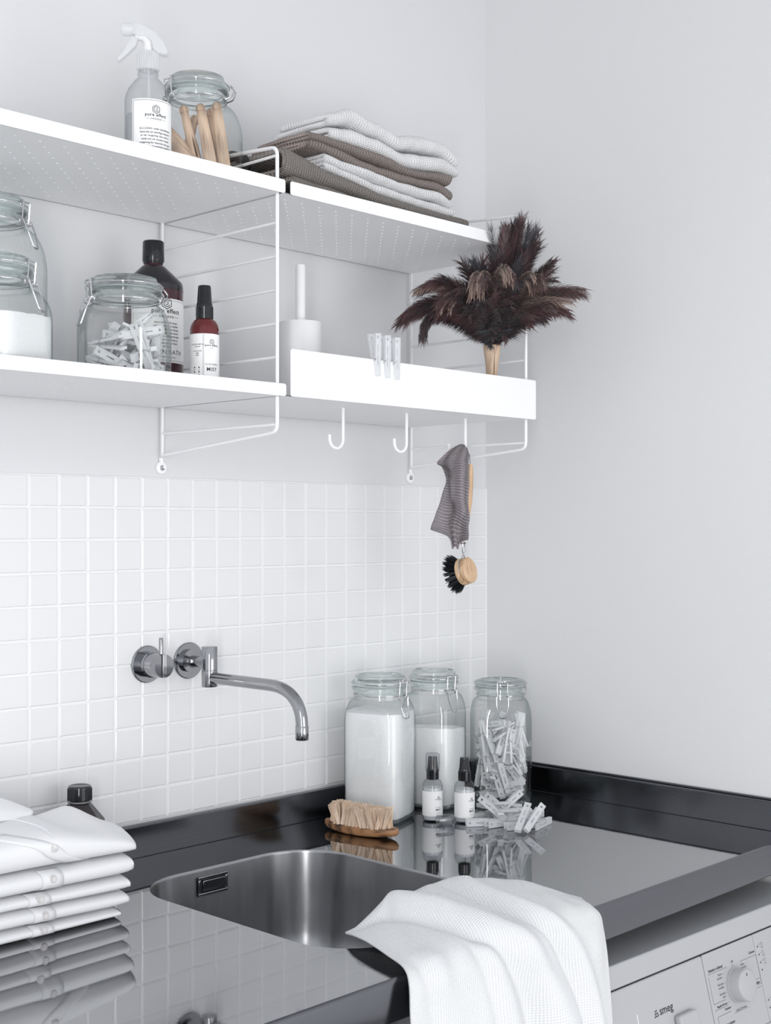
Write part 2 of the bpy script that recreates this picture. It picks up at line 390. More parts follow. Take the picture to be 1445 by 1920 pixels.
# tiles: 5.5 cm squares set proud of a grout bed
TZ, TP, TPX, TX = 1.5585, .0544, .0553, -.0033
NR, NC = 11, 27
TZ0 = TZ-NR*TP
g = MB(); g.box(TX-NC*TPX, 0, -.0035, 0, TZ0, TZ-.0005); gb = g.build('grout_bed', M['grout'], BW, None)
tm = bpy.data.meshes.new('tile'); bmt = bmesh.new()
hw, hh, dp = (TPX-.0036)/2, (TP-.0036)/2, .0052
lo = [bmt.verts.new((sx*hw, 0, sz*hh)) for sx, sz in ((-1, -1), (1, -1), (1, 1), (-1, 1))]
mi = [bmt.verts.new((sx*(hw-.0002), -dp+.0011, sz*(hh-.0002))) for sx, sz in ((-1, -1), (1, -1), (1, 1), (-1, 1))]
hi = [bmt.verts.new((sx*(hw-.0016), -dp, sz*(hh-.0016))) for sx, sz in ((-1, -1), (1, -1), (1, 1), (-1, 1))]
for A_, B_ in ((lo, mi), (mi, hi)):
    for k in range(4): bmt.faces.new((A_[k], A_[(k+1) % 4], B_[(k+1) % 4], B_[k]))
bmt.faces.new(hi)
bmesh.ops.recalc_face_normals(bmt, faces=bmt.faces); bmt.to_mesh(tm); bmt.free(); tm.materials.append(M['tile'])
for c in range(NC):
    for r in range(NR):
        o = bpy.data.objects.new('tile', tm); C.objects.link(o); o.parent = BW
        o.location = (TX-(c+.5)*TPX+rnd.uniform(-.0004, .0004), rnd.uniform(-.0003, .0003), TZ-(r+.5)*TP+rnd.uniform(-.0004, .0004))
        o.rotation_euler = (rnd.uniform(-.007, .007), rnd.uniform(-.006, .006), rnd.uniform(-.007, .007))

# ---------------------------------------------------------------- worktop with sink
CT = thing('steel_worktop', 'long stainless steel worktop with raised back edges and a built-in sink', 'worktop', (0, 0, .9))
FY, XL = -.759, -2.3
sx0, sx1, sy0, sy1, sr = -1.084, -.686, -.66, -.150, .105
def rrect(x0, x1, y0, y1, r, n=10):
    out = []
    for cx, cy, a0 in ((x1-r, y1-r, 0), (x0+r, y1-r, PI/2), (x0+r, y0+r, PI), (x1-r, y0+r, 1.5*PI)):
        for k in range(n+1):
            a = a0+PI/2*k/n; out.append((cx+r*math.cos(a), cy+r*math.sin(a)))
    return out
bm = bmesh.new()
hole = rrect(sx0, sx1, sy0, sy1, sr); n = len(hole)
outer = []
cxm, cym = (sx0+sx1)/2, (sy0+sy1)/2
bx0, bx1, by0, by1 = sx0-.04, sx1+.04, sy0-.03, sy1+.04
for (x, y) in hole:  # ring of quads out to a box round the hole
    dx, dy = x-cxm, y-cym
    t = min(((bx1-cxm) if dx > 0 else (bx0-cxm))/dx if abs(dx) > 1e-6 else 9, ((by1-cym) if dy > 0 else (by0-cym))/dy if abs(dy) > 1e-6 else 9)
    outer.append((cxm+dx*t, cym+dy*t))
hv = [bm.verts.new((x, y, 0)) for x, y in hole]; ov = [bm.verts.new((x, y, 0)) for x, y in outer]
for k in range(n): bm.faces.new((hv[k], hv[(k+1) % n], ov[(k+1) % n], ov[k]))
# corner triangles of that box
for cx_, cy_ in ((bx1, by1), (bx0, by1), (bx0, by0), (bx1, by0)):
    best = None
    for k in range(n):
        a, b = outer[k], outer[(k+1) % n]
        if (abs(a[0]-cx_) < 1e-5) != (abs(b[0]-cx_) < 1e-5) and (abs(a[1]-cy_) < 1e-5) != (abs(b[1]-cy_) < 1e-5): best = k
    if best is not None:
        c_ = bm.verts.new((cx_, cy_, 0)); bm.faces.new((ov[best], ov[(best+1) % n], c_))
def q(x0, x1, y0, y1):
    vs = [bm.verts.new(p) for p in ((x0, y0, 0), (x1, y0, 0), (x1, y1, 0), (x0, y1, 0))]; bm.faces.new(vs)
q(XL, bx0, FY+.006, 0); q(bx1, 0, FY+.006, 0); q(bx0, bx1, by1, 0); q(bx0, bx1, FY+.006, by0)
for f in bm.faces:
    f.normal_update()
    if f.normal.z < 0: f.normal_flip()
me = bpy.data.meshes.new('top_sheet'); bm.to_mesh(me); bm.free(); link('top_sheet', me, M['counter'], CT)
# front edge: rolled lip
prof = [(FY+.006, 0), (FY+.003, -.0006), (FY+.001, -.0022), (FY, -.005), (FY, -.052), (FY+.0015, -.055), (FY+.012, -.055), (FY+.012, -.05)]
mb = MB(); mb.add([(x, y, z) for x in (XL, 0) for y, z in prof], [(k, k+1, len(prof)+k+1, len(prof)+k) for k in range(len(prof)-1)])
mb.build('front_lip', M['steel_dark'], CT, 50)
# underside carcass strips around the sink
mb = MB()
for a in ((XL, sx0-.03, FY+.014, -.02), (sx1+.03, -.001, FY+.014, -.02), (sx0-.03, sx1+.03, FY+.014, sy0-.02), (sx0-.03, sx1+.03, sy1+.02, -.02)):
    mb.box(a[0], a[1], a[2], a[3], -.03, -.002)
mb.build('underside', M['cabinet'], CT, None)
UH = .0557
mb = MB(); mb.box(XL, 0, -.0150, -.0005, 0, UH-.002); mb.box(XL, 0, -.0165, -.0005, UH-.002, UH)
o = mb.build('back_upstand', M['steel_dark'], CT, None); bevel(o, .001, 2)
mb = MB(); mb.box(-.0150, -.0005, FY+.002, -.0155, 0, UH-.002); mb.box(-.0165, -.0005, FY+.002, -.017, UH-.002, UH); mb.box(-.006, -.0005, FY+.002, -.017, UH, UH+.004)
o = mb.build('side_upstand', M['steel_dark'], CT, None); bevel(o, .001, 2)
# bowl
BZ = -.185
rings = []
def inset(d, z):
    r = max(.03, sr-d); rings.append([(x, y, z) for x, y in rrect(sx0+d, sx1-d, sy0+d, sy1-d, r)])
for d, z in ((0, 0), (.0006, -.0008), (.0016, -.0022), (.002, -.005), (.0045, -.06), (.008, -.12), (.011, BZ+.045), (.016, BZ+.022), (.028, BZ+.008), (.048, BZ+.001), (.07, BZ), (.12, BZ-.002)): inset(d, z)
vs = [p for r in rings for p in r]; fs = []
for i in range(len(rings)-1):
    for k in range(n): fs.append((i*n+k, (i+1)*n+k, (i+1)*n+(k+1) % n, i*n+(k+1) % n))
fs.append(tuple((len(rings)-1)*n+k for k in range(n))[::-1])
bowl = pd('sink_bowl', vs, fs, M['bowl'], CT, 50)
mb = MB(); mb.lathe([(.0, .001), (.038, .001), (.043, .0025), (.045, .001)], 32, (cxm, cym, BZ)); mb.build('drain', M['tap'], bowl)
# overflow on the back side of the bowl
ow = MB(); y_ = sy1-.0055; x0, x1, z0, z1 = -.938, -.876, -.0445, -.012
for a in ((x0, x1, z0, z0+.005), (x0, x1, z1-.005, z1), (x0, x0+.005, z0+.005, z1-.005), (x1-.005, x1, z0+.005, z1-.005)):
    ow.box(a[0], a[1], y_-.003, y_, a[2], a[3])
ov_ = ow.build('overflow', M['tap'], bowl); bevel(ov_, .0012, 2)
ow = MB(); ow.box(x0+.005, x1-.005, y_-.0004, y_, z0+.005, z1-.005); ow.build('overflow_recess', M['gap'], bowl)
ow = MB(); ow.box(x0+.009, x1-.007, y_-.0035, y_-.0010, z0+.009, z1-.007); bevel(ow.build('overflow_plate', M['tap'], bowl), .001, 2)
# cabinet under the sink
mb = MB(); mb.box(-2.3, -.80, -.70, -.03, 0.08, .70); mb.box(-2.3, -.80, -.64, -.03, 0, .08)
o = mb.build('base_cabinet', M['cabinet'], None, None); tag(o, 'dark grey base cabinet under the sink edge', 'cabinet')
bevel(o, .001, 1)

# ---------------------------------------------------------------- tap
T = thing('wall_tap', 'brushed steel wall-mounted mixer tap with long swivel spout over the sink', 'tap', (-.8875, 0, 1.232))
hx, px = -.0455, .045
def ylathe(mb, prof, x, z=0, seg=36):  # lathe around -Y, prof (r, distance from wall)
    mb.lathe(prof, seg, mtx=basis((1, 0, 0), (0, 0, 1), (0, -1, 0), (x, -.0052, z)))
for x in (hx, px):
    mb = MB(); ylathe(mb, [(.0325, 0), (.0325, .003), (.031, .0045), (.018, .0045)], x); mb.build('wall_plate', M['tap'], T)
mb = MB(); ylathe(mb, [(.0225, .0045), (.0225, .016), (.0205, .017), (.0205, .050), (.0200, .0515), (0, .0515)], hx); hb = mb.build('handle_body', M['tap'], T)
mb = MB(); mb.box(hx-.0045, hx+.0045, -.0585, -.0569, -.0198, .0198); bevel(mb.build('handle_inlay', M['chrome'], hb), .0004)
mb = MB()
for sx in (-1, 1): mb.box(hx+sx*.0052-.0005, hx+sx*.0052+.0005, -.0573, -.0568, -.0195, .0195)
mb.build('handle_groove', M['gap'], hb)
mb = MB(); mb.tube([(hx, -.047, .018), (hx, -.047, .047), (hx, -.047, .0485)], [.0036, .0036, .0028], 14); mb.build('lever', M['tap'], hb)
mb = MB(); ylathe(mb, [(.0205, .0045), (.0205, .012), (.0125, .0122), (.0095, .013), (.0095, .052)], px); mb.build('spout_inlet', M['tap'], T)
mb = MB(); mb.lathe([(0, -.0420), (.0135, -.0420), (.0140, -.0410), (.0140, -.0135), (.0134, -.0130), (.0134, -.0122), (.0140, -.0117), (.0140, .0280), (.0132, .0290), (0, .0290)], 36, (px, -.0665, 0)); mb.build('swivel_post', M['tap'], T)
pts = [Vector((px, -.078, -.026)), Vector((px, -.150, -.026))]+[Vector((px, -.228, -.026))*(1-t)**3+Vector((px, -.276, -.026))*3*t*(1-t)**2+Vector((px, -.3065, -.046))*3*t*t*(1-t)+Vector((px, -.3065, -.090))*t**3 for t in [k/16 for k in range(17)]]+[Vector((px, -.3065, -.108))]
mb = MB(); mb.tube(pts, .0102, 20); sp = mb.build('spout', M['tap'], T, 50)
mb = MB(); mb.tube([(px, -.3065, -.0865), (px, -.3065, -.0875), (px, -.3065, -.1085), (px, -.3065, -.1095)], [.0104, .0110, .0110, .0100], 20); mb.build('spout_nozzle', M['tap'], sp, 50)

# ---------------------------------------------------------------- wire wall panels
ZB, ZT = SH+.1526, 2.080
def panel(x, label):
    p = thing('shelf_wire_panel', label, 'shelf bracket', (x, 0, ZB), 0, 'white wire shelf panels')
    yw, yf, r = -.0085, -.312, .0031
    loop = [(0, yw, -.028), (0, yw, ZT-ZB+.022), (0, yf, ZT-ZB), (0, yf, 0), (0, yw, -.0265)]
    mb = MB(); mb.tube(arc_pts(loop, .014), r, 10); mb.build('frame', M['wire'], p, 60)
    for k in range(9):
        if k in (7,): continue
        z = SH+.1646+k*.0539-ZB; mb = MB(); mb.tube([(0, yw, z), (0, yf, z)], .0026, 8); mb.build('rung', M['wire'], p, 60)
    mb = MB(); mt = basis((1, 0, 0), (0, 0, 1), (0, -1, 0), (.003, -.0008, -.048)); mb.lathe([(0, .004), (.006, .004), (.0105, .003), (.0118, 0)], 20, mtx=mt); mb.tube([(0, -.004, -.030), (.002, -.004, -.040)], .004, 8)
    tb = mb.build('screw_tab', M['wire'], p)
    mb = MB(); mt = basis((1, 0, 0), (0, 0, 1), (0, -1, 0), (.003, -.0048, -.048)); mb.lathe([(0, .0004), (.0025, .0008), (.0044, .0014), (.0052, 0)], 16, mtx=mt)
    mb.box(-.0007, .0053, -.0070, -.0062, -.0487, -.0473)
    mb.build('screw', M['chrome'], tb)
    return p
panel(-.9013, 'white wire shelf panel between the two shelf bays, bare rungs above a round screw')
panel(-.2553, 'white wire shelf panel at the right end beside the corner, behind the feather duster')
panel(-1.5473, 'white wire shelf panel at the far left end of the shelves')

# ---------------------------------------------------------------- shelves (trays with a front lip, punched base)
def shelf(x0, x1, lip_x0, lip_x1, z0, zt, label, holes=True, name='metal_shelf', hz=.0015, dimple=False):
    root = thing(name, label, 'shelf', ((x0+x1)/2, 0, z0)); cx = (x0+x1)/2
    yb, yf = -.006, -.3225; PX, PY = .0388, .0400
    bm = bmesh.new(); W_ = x1-x0; D_ = yb-yf
    nx, ny = int(round(W_/PX*2)), 16
    dx, dy = W_/nx, D_/ny; cache = {}
    def V(x, y, z):
        k = (round(x, 5), round(y, 5), round(z, 5))
        if k not in cache: cache[k] = bm.verts.new(k)
        return cache[k]
    for z in (0, hz):
        for i in range(nx):
            for j in range(ny):
                X0, Y0 = x0-cx+i*dx, yf+j*dy; c = [(X0, Y0), (X0+dx, Y0), (X0+dx, Y0+dy), (X0, Y0+dy)]
                if holes and (i+j) % 2 == 0 and 0 < i < nx-1 and 0 < j < ny-1:
                    mx_, my_ = X0+dx/2, Y0+dy/2; K = 8; R = .0022 if dimple else .0018
                    h = [V(mx_+R*math.cos(2*PI*k/K+PI/8), my_+R*math.sin(2*PI*k/K+PI/8), z) for k in range(K)]
                    cs = [V(a, b, z) for a, b in c]  # corners at angles 225,315,45,135
                    order = [cs[2], cs[3], cs[0], cs[1]] # 45,135,225,315
                    for q_ in range(4):
                        a = order[q_]; b = order[(q_+1) % 4]; h0, h1, h2 = h[(2*q_+1) % K-1], h[(2*q_+1) % K], h[(2*q_+2) % K]
                        try: bm.faces.new((a, h[(2*q_) % K], h[(2*q_+1) % K])) if False else None
                        except ValueError: pass
                        bm.faces.new((a, b, h[(2*q_+2) % K], h[(2*q_+1) % K]))
                        bm.faces.new((a, h[(2*q_+1) % K], h[(2*q_) % K]))
                    if dimple and z == 0:
                        ap = bm.verts.new((mx_, my_, -.0014))
                        for k in range(K): bm.faces.new((h[k], h[(k+1) % K], ap))
                    if dimple and z > 0:
                        bm.faces.new(h)
                    if z > 0 and not dimple:
                        hb_ = [V(mx_+R*math.cos(2*PI*k/K+PI/8), my_+R*math.sin(2*PI*k/K+PI/8), 0) for k in range(K)]
                        for k in range(K): bm.faces.new((h[k], h[(k+1) % K], hb_[(k+1) % K], hb_[k]))
                else: bm.faces.new([V(a, b, z) for a, b in c])
    be = [e for e in bm.edges if e.is_boundary]
    bmesh.ops.recalc_face_normals(bm, faces=bm.faces)
    me = bpy.data.meshes.new('tray_base'); bm.to_mesh(me); bm.free(); link('tray_base', me, M['shelf'], root)
    mb = MB(); h = zt-z0
    # front lip as a rounded plate
    out = rrect(lip_x0-cx, lip_x1-cx, 0, h, .004, 5); k = len(out)
    mb.add([(a, yf-.0018, b) for a, b in out]+[(a, yf, b) for a, b in out], [tuple(range(k))[::-1], tuple(range(k, 2*k))]+[(i, (i+1) % k, (i+1) % k+k, i+k) for i in range(k)])
    lp = mb.build('front_lip', M['shelf'], root, 40); bevel(lp, .0006, 2, 50)
    mb = MB(); mb.box(x0-cx, x1-cx, yb-.0015, yb, 0, .012); mb.box(x0-cx, x0-cx+.0012, yf+.016, yb, .001, .010); mb.box(x1-cx-.0012, x1-cx, yf+.016, yb, .001, .010)
    mb.build('back_lip', M['shelf'], root, None)
    return root
shelf(-1.5440, -.9048, -1.556, -.8943, 2.0050, 2.0268, 'upper left white perforated metal shelf holding the spray bottle and peg jar')
shelf(-.8975, -.2595, -.8832, -.2430, 2.0050, 2.0268, 'upper right white perforated metal shelf carrying the folded towels', dimple=True)
shelf(-1.5440, -.9048, -1.556, -.8925, 1.6805, 1.7005, 'lower left white perforated metal shelf holding jars and dark bottles')
shelf(-.8975, -.2595, -.8829, -.2386, 1.6810, 1.7578, 'lower right white deep-fronted tray shelf with hooks beneath', False, 'tray_shelf')

def hook(x, y, label, rz=0):
    h = MB(); pts = [(0, 0, .004), (0, 0, -.055)]
    for k in range(1, 13):
        a = PI*k/12*1.04; pts.append((-.0165+.0165*math.cos(a), 0, -.055-.0165*math.sin(a)))
    pts.append((-.0335, 0, -.048))
    h.tube(pts, .0029, 10); h.lathe([(0, .0032), (.006, .0028), (.006, .0008), (0, .0008)], 12)
    o = h.build('shelf_hook', M['wire'], None, 60); o.location = (x, y, 1.6808); o.rotation_euler.z = rz; return tag(o, label, 'hook', 'white hooks under the tray shelf')
hook(-.6788, -.2352, 'empty white hook, nearest the middle wire panel, under the tray shelf')
hook(-.5208, -.2411, 'empty white hook, in the middle of three under the tray shelf')
hook(-.3537, -.2409, 'white hook holding the knitted cloth and dish brush', -1.15)

# ================================================================ objects
def facing(x, y, turn=0):
    """direction from a spot towards the open side of the room where the viewer stands; turn > 0 swings it to the right"""
    return math.atan2(CAMY-y, CAMX-x)+math.radians(turn)

# ---------------------------------------------------------------- clip-top jars
def loop_pts(r, z, n=40): return [(r*math.cos(2*PI*k/n), r*math.sin(2*PI*k/n), z) for k in range(n)]
def polar(r, a, z): return (r*math.cos(a), r*math.sin(a), z)
def clip_jar(label, x, y, z, W, H, Rr, phi, rot=0, q=.8, lidh=.020, hinge=None, sh=.045):
    """W body half width, H height to the rim, Rr rim radius, phi clasp direction"""
    t = thing('clip_top_jar', label, 'jar', (x, y, z), 0, 'clip-top glass jars'); rm = Matrix.Rotation(rot, 4, 'Z')
    Rn = Rr*.90
    mb = MB()
    hs = H-sh
    prof = [(0, .0045), (W*.6, .004, q), (W*.84, .0012, q), (W*.95, .004, q), (W*.995, .012, q), (W, .03, q), (W, hs-.02, q)]
    for k in range(1, 9):
        a = k/8; e = 1-(1-math.cos(a*PI/2)); prof.append((Rn+(W-Rn)*math.cos(a*PI/2), hs-.02+(sh-.004)*math.sin(a*PI/2), q*(1-a)))
    prof += [(Rn, H-.013)]
    mb.lathe(prof, 56, mtx=rm); mb.build('glass_body', M['glass'], t, 60)
    mb = MB(); prof = [(W*.80, .0012, q), (W*.93, .0018, q), (W*.975, .008, q), (W*.94, .010, q), (W*.80, .0065, q), (W*.80, .0012, q)]
    mb.lathe(prof, 48, mtx=rm); mb.build('thick_base', M['rim'], t, 60)
    mb = MB(); mb.lathe([(Rn-.0035, H-.014), (Rn, H-.014), (Rn+.001, H-.010), (Rr-.0015, H-.008), (Rr, H-.005), (Rr, H-.002), (Rr-.002, H), (Rn-.004, H), (Rn-.0035, H-.014)], 48); mb.build('neck_rim', M['rim'], t, 50)
    mb = MB(); mb.lathe([(Rr-.009, H), (Rr-.0025, H), (Rr-.0018, H+.0011), (Rr-.0025, H+.0022), (Rr-.009, H+.0022)], 48); mb.build('seal', M['gasket'], t)
    L0 = H+.0024
    mb = MB(); L1 = L0+lidh
    mb.lathe([(0, L0-.006), (Rn-.006, L0-.006), (Rn-.005, L0), (Rr-.001, L0), (Rr, L0+.002), (Rr, L0+.0065), (Rr-.0025, L0+.009), (Rr*.88, L0+.0095), (Rr*.86, L1-.004), (Rr*.84, L1-.001), (Rr*.78, L1), (Rr*.74, L1-.003), (Rr*.6, L1-.0045), (0, L1-.0045)], 48)
    lid = mb.build('lid', M['rim'], t, 50)
    # wires
    mb = MB(); mb.tube(loop_pts(Rn+.0016, H-.016), .0010, 6, closed=True); mb.build('neck_wire', M['chrome'], t, 60)
    mb = MB(); mb.tube(loop_pts(Rr+.0009, L0+.0045), .0009, 6, closed=True)
    mb.tube([polar(Rr+.0008, phi-.16, L0+.0045), polar(Rr*.9, phi-.14, L0+.0105), polar(Rr*.9, phi+.14, L0+.0105), polar(Rr+.0008, phi+.16, L0+.0045)], .0010, 6)
    mb.build('lid_wire', M['chrome'], t, 60)
    f = Matrix.Rotation(phi, 4, 'Z')
    def P(a, b, c): return f @ Vector((a, b, c))
    mb = MB(); s = .0105
    mb.tube(arc_pts([P(Rr+.001, -s, H-.017), P(Rr+.0035, -s, L0+.0105), P(Rr*.93, -s*.8, L0+.0120), P(Rr*.93, s*.8, L0+.0120), P(Rr+.0035, s, L0+.0105), P(Rr+.001, s, H-.017)], .002, 3), .0012, 6)
    for k in (-1, 1):
        mb.tube([P(Rr+.001+.0036*math.cos(a), k*(s+.001), H-.018+.0036*math.sin(a)) for a in [2*PI*i/10 for i in range(10)]], .0012, 6, closed=True)
        mb.tube([P(Rn+.0016, k*(s-.002), H-.016), P(Rr+.001, k*(s+.001), H-.0145)], .0011, 6)
    cl = mb.build('clasp', M['chrome'], t, 60)
    mb = MB(); xo = max(W, Rr)+.003
    mb.tube(arc_pts([P(Rr+.004, -s*1.15, H-.016), P(xo-.002, -s*1.1, H-.034), P(xo+.005, -s*.62, H-.058), P(xo+.005, s*.62, H-.058), P(xo-.002, s*1.1, H-.034), P(Rr+.004, s*1.15, H-.016)], .004, 4), .0014, 6)
    mb.build('lever', M['chrome'], cl, 60)
    h = phi+PI if hinge is None else hinge
    f = Matrix.Rotation(h, 4, 'Z')
    mb = MB(); mb.tube(arc_pts([P(Rn+.001, -.009, H-.016), P(Rr+.006, -.009, H-.012), P(Rr+.011, -.007, H-.001), P(Rr+.004, -.007, L0+.005), P(Rr+.004, .007, L0+.005), P(Rr+.011, .007, H-.001), P(Rr+.006, .009, H-.012), P(Rn+.001, .009, H-.016)], .003, 3), .0012, 6)
    mb.build('hinge', M['chrome'], t, 60)
    return t
def sugar(label, x, y, z, W, H, rot, q, tilt=.012, ph=0):
    mb = MB(); mb.lathe([(0, .006), (W*.9, .006, q), (W, .014, q), (W, H-.006, q), (W*.985, H, q), (W*.7, H+.002, q*.6), (W*.35, H+.003), (0, H+.0035)], 48, mtx=Matrix.Rotation(rot, 4, 'Z'))
    vs = []
    for v in mb.v:
        x_, y_, z_ = v
        if z_ > H-.008: z_ += tilt*(math.cos(ph)*x_+math.sin(ph)*y_)/W + .0022*noise.noise(Vector((x_*60, y_*60, 1)))
        vs.append((x_, y_, z_))
    mb.v = vs; o = mb.build('powder_fill', M['sugar'], None, 60); o.location = (x, y, z)
    return tag(o, label, 'powder', None, 'stuff')
ZC = .9003
J1, J2, J3 = (-.4440, -.0990), (-.2760, -.0900), (-.1480, -.1621)
a1 = facing(*J1)
clip_jar('tall clip-top glass jar full of white powder behind the wooden scrubbing brush', J1[0], J1[1], ZC, .0600, .260, .056, facing(*J1, 50), .35, .62)
sugar('white powder filling the jar behind the wooden brush almost to its shoulder', J1[0], J1[1], ZC, .0580, .212, .35, .62, .001, 1.2)
clip_jar('tall clip-top glass jar two thirds full of powder, middle of the counter jars', J2[0], J2[1], ZC, .0565, .256, .051, facing(*J2, 42), .3, .65)
sugar('white powder in the middle counter jar, surface sloping down', J2[0], J2[1], ZC, .0545, .160, .3, .65, .005, 3.6)
clip_jar('tall clip-top glass jar of plastic clothes pegs in the corner of the worktop', J3[0], J3[1], ZC, .0600, .239, .055, facing(*J3, 4), -.74, .75, .012)
ZU, ZL = 2.0068, 1.6824
SJ = (-1.363, -.240); TJ = (-1.2900, -.0970)
CJ = (-1.1320, -.2250); PJ = (-.9700, -.1950)
clip_jar('short clip-top glass jar heaped with white powder at the left frame edge', SJ[0], SJ[1], ZL, .0655, .144, .0560, facing(*SJ, 62), .4, .8, .018, sh=.042)
sugar('bright white powder in the short jar on the lower left shelf', SJ[0], SJ[1], ZL, .0636, .080, .4, .8, .004)
clip_jar('taller empty clip-top glass jar standing behind the powder jar', TJ[0], TJ[1], ZL, .0705, .262, .060, facing(*TJ, 62), .4, .8, .020, sh=.06)
clip_jar('squat clip-top glass jar of plastic pegs on the lower left shelf', CJ[0], CJ[1], ZL, .0660, .147, .0560, facing(*CJ, -68), .8, .70, .018, sh=.046)
clip_jar('clip-top glass jar of wooden pegs beside the spray bottle', PJ[0], PJ[1], ZU, .0600, .172, .0510, facing(*PJ, -62), .3, .7, .020, hinge=facing(*PJ, 80), sh=.050)

# ---------------------------------------------------------------- plastic pegs
PL = .073
def make_peg():
    p = thing('plastic_clothes_peg', None, 'clothes peg')
    def leg(sg):
        b = MB(); w2 = .0062; f = lambda z0, z1: (min(sg*z0, sg*z1), max(sg*z0, sg*z1)); h = PL/2
        tilt = Matrix.Translation((h*.3, 0, sg*.0018)) @ Matrix.Rotation(sg*.105, 4, 'Y') @ Matrix.Translation((-h*.3, 0, 0))
        def bx(x0, x1, y0, y1, z0, z1):
            a, c = f(z0, z1); b.box(x0, x1, y0, y1, a, c, tilt)
        bx(-h, h, -w2, -w2+.0014, 0, .0042); bx(-h, h, w2-.0014, w2, 0, .0042)      # side rails
        bx(-h, -h+.0014, -w2+.0014, w2-.0014, 0, .0042); bx(h-.0018, h, -w2+.0014, w2-.0014, 0, .0042)
        bx(-h+.0014, -h+.0045, -w2+.0014, w2-.0014, 0, .0026); bx(-h+.0088, -h+.019, -w2+.0014, w2-.0014, 0, .0026)
        bx(-h+.0045, -h+.0088, -w2+.0014, -.0020, 0, .0026); bx(-h+.0045, -h+.0088, .0020, w2-.0014, 0, .0026)   # hole
        bx(-h+.019, h-.020, -w2+.0014, -.0011, 0, .0026); bx(-h+.019, h-.020, .0011, w2-.0014, 0, .0026)          # slot
        bx(h-.020, h-.0018, -w2+.0014, w2-.0014, 0, .0026)
        bx(-.004, .002, -.0011, .0011, 0, .0030)
        return b.build('leg', M['pegp'], p, None)
    leg(1); leg(-1)
    b = MB(); b.tube([(.006, -.0068, .0075), (.011, -.0072, 0), (.006, -.0068, -.0075), (.006, .0068, -.0075), (.011, .0072, 0), (.006, .0068, .0075)], .0006, 5); b.build('spring', M['chrome'], p, None)
    return p
peg0 = make_peg(); peg_used = [False]
def peg(mtx, label, group):
    if not peg_used[0]: o = peg0; peg_used[0] = True
    else: o = copy_tree(peg0)
    o.matrix_basis = mtx; o['label'] = label; o['group'] = group; return o
def seg_dist(p1, q1, p2, q2):
    d = 1e9
    for i in range(5):
        a = p1.lerp(q1, i/4)
        ab = q2-p2; t = max(0, min(1, (a-p2).dot(ab)/ab.length_squared)); d = min(d, (a-(p2+ab*t)).length)
    return d
def fill_pegs(x, y, z0, R, z1, count, label, group, seed, mind=.0098, L=PL):
    r = random.Random(seed); placed = []; tries = 0
    while len(placed) < count and tries < 16000:
        tries += 1; lvl = z0+.012+(z1-z0-.012)*min(1, (len(placed)+1)/count)
        c = Vector((r.uniform(-R, R), r.uniform(-R, R), r.uniform(max(z0, lvl-.045), lvl)))
        el = r.choice((r.uniform(-.4, .4), r.uniform(-.4, .4), r.uniform(.5, 1.35), r.uniform(-1.35, -.5))); az = r.uniform(0, 2*PI)
        d = Vector((math.cos(el)*math.cos(az), math.cos(el)*math.sin(az), math.sin(el)))
        a, b = c-d*(L/2), c+d*(L/2)
        ok = True
        for e in (a, b):
            if math.hypot(e.x, e.y) > R-.006 or e.z < z0+.007 or e.z > z1+.012: ok = False
        if not ok: continue
        if any(seg_dist(a, b, p, q_) < mind for p, q_ in placed): continue
        placed.append((a, b))
        zz = d.orthogonal().normalized(); zz = Matrix.Rotation(r.uniform(0, 2*PI), 3, d) @ zz
        # let broad faces look outwards
        m = basis(d, zz.cross(d), zz, c+Vector((x, y, 0))); peg(m, label, group)
    return len(placed)
fill_pegs(J3[0], J3[1], ZC+.006, .0575, ZC+.172, 62, 'translucent plastic clothes peg inside the tall corner jar on the worktop', 'plastic pegs in the corner jar', 3, .0080)
fill_pegs(CJ[0], CJ[1], ZL+.006, .0605, ZL+.100, 42, 'translucent plastic clothes peg inside the squat jar on the lower left shelf', 'plastic pegs in the squat jar', 5, .0080)
def lay(x, y, z, az, roll=0, el=0, label='', group='plastic pegs spilled on the worktop'):
    d = Vector((math.cos(el)*math.cos(az), math.cos(el)*math.sin(az), math.sin(el))); up = Vector((0, 0, 1))
    yv = up.cross(d).normalized(); zv = d.cross(yv); R_ = Matrix.Rotation(roll, 3, d)
    peg(basis(d, R_ @ yv, R_ @ zv, (x, y, z)), label, group)
def between(p, q_, roll, label):
    p, q_ = Vector(p), Vector(q_); d = (q_-p).normalized(); c = (p+q_)/2
    tc = Vector((CAMX, CAMY, CAMZ))-c; zv = (tc-d*tc.dot(d)).normalized(); zv = Matrix.Rotation(roll, 3, d) @ zv
    peg(basis(d, zv.cross(d), zv, c), label, 'plastic pegs spilled on the worktop')
zb = .9068
PG = 'translucent plastic clothes peg '
for (x, y, a, r_, s) in ((-.352, -.288, -.75, 1.57, 'lying at the left end of the heap, by the small bottle'), (-.330, -.315, -.35, 1.5, 'flat at the front of the heap, under a tilted peg'),
        (-.300, -.338, -.85, 1.6, 'lying in the heap just left of the leaning pair'), (-.322, -.358, -.55, 1.5, 'frontmost of the heap, before the leaning pair'),
        (-.262, -.335, .3, 1.57, 'lying in the heap behind the leaning pair'), (-.285, -.372, .15, 1.57, 'lying at the right end of the heap'),
        (-.318, -.250, -.2, 1.57, 'at the back left of the heap, behind the bottle'), (-.272, -.280, .6, 1.57, 'at the back of the heap, touching the jar foot'), (-.240, -.300, -.6, 1.57, 'at the back of the heap, nearest the side wall')):
    lay(x, y, zb, a, r_, 0, PG+s)
for (x, y, a, s) in ((-.318, -.290, .9, 'lying across the left of the heap, on others'), (-.288, -.310, -.3, 'lying across the middle of the heap, on others'), (-.262, -.262, -.9, 'lying on others against the corner jar')): lay(x, y, .9185, a, 0, .06, PG+s)
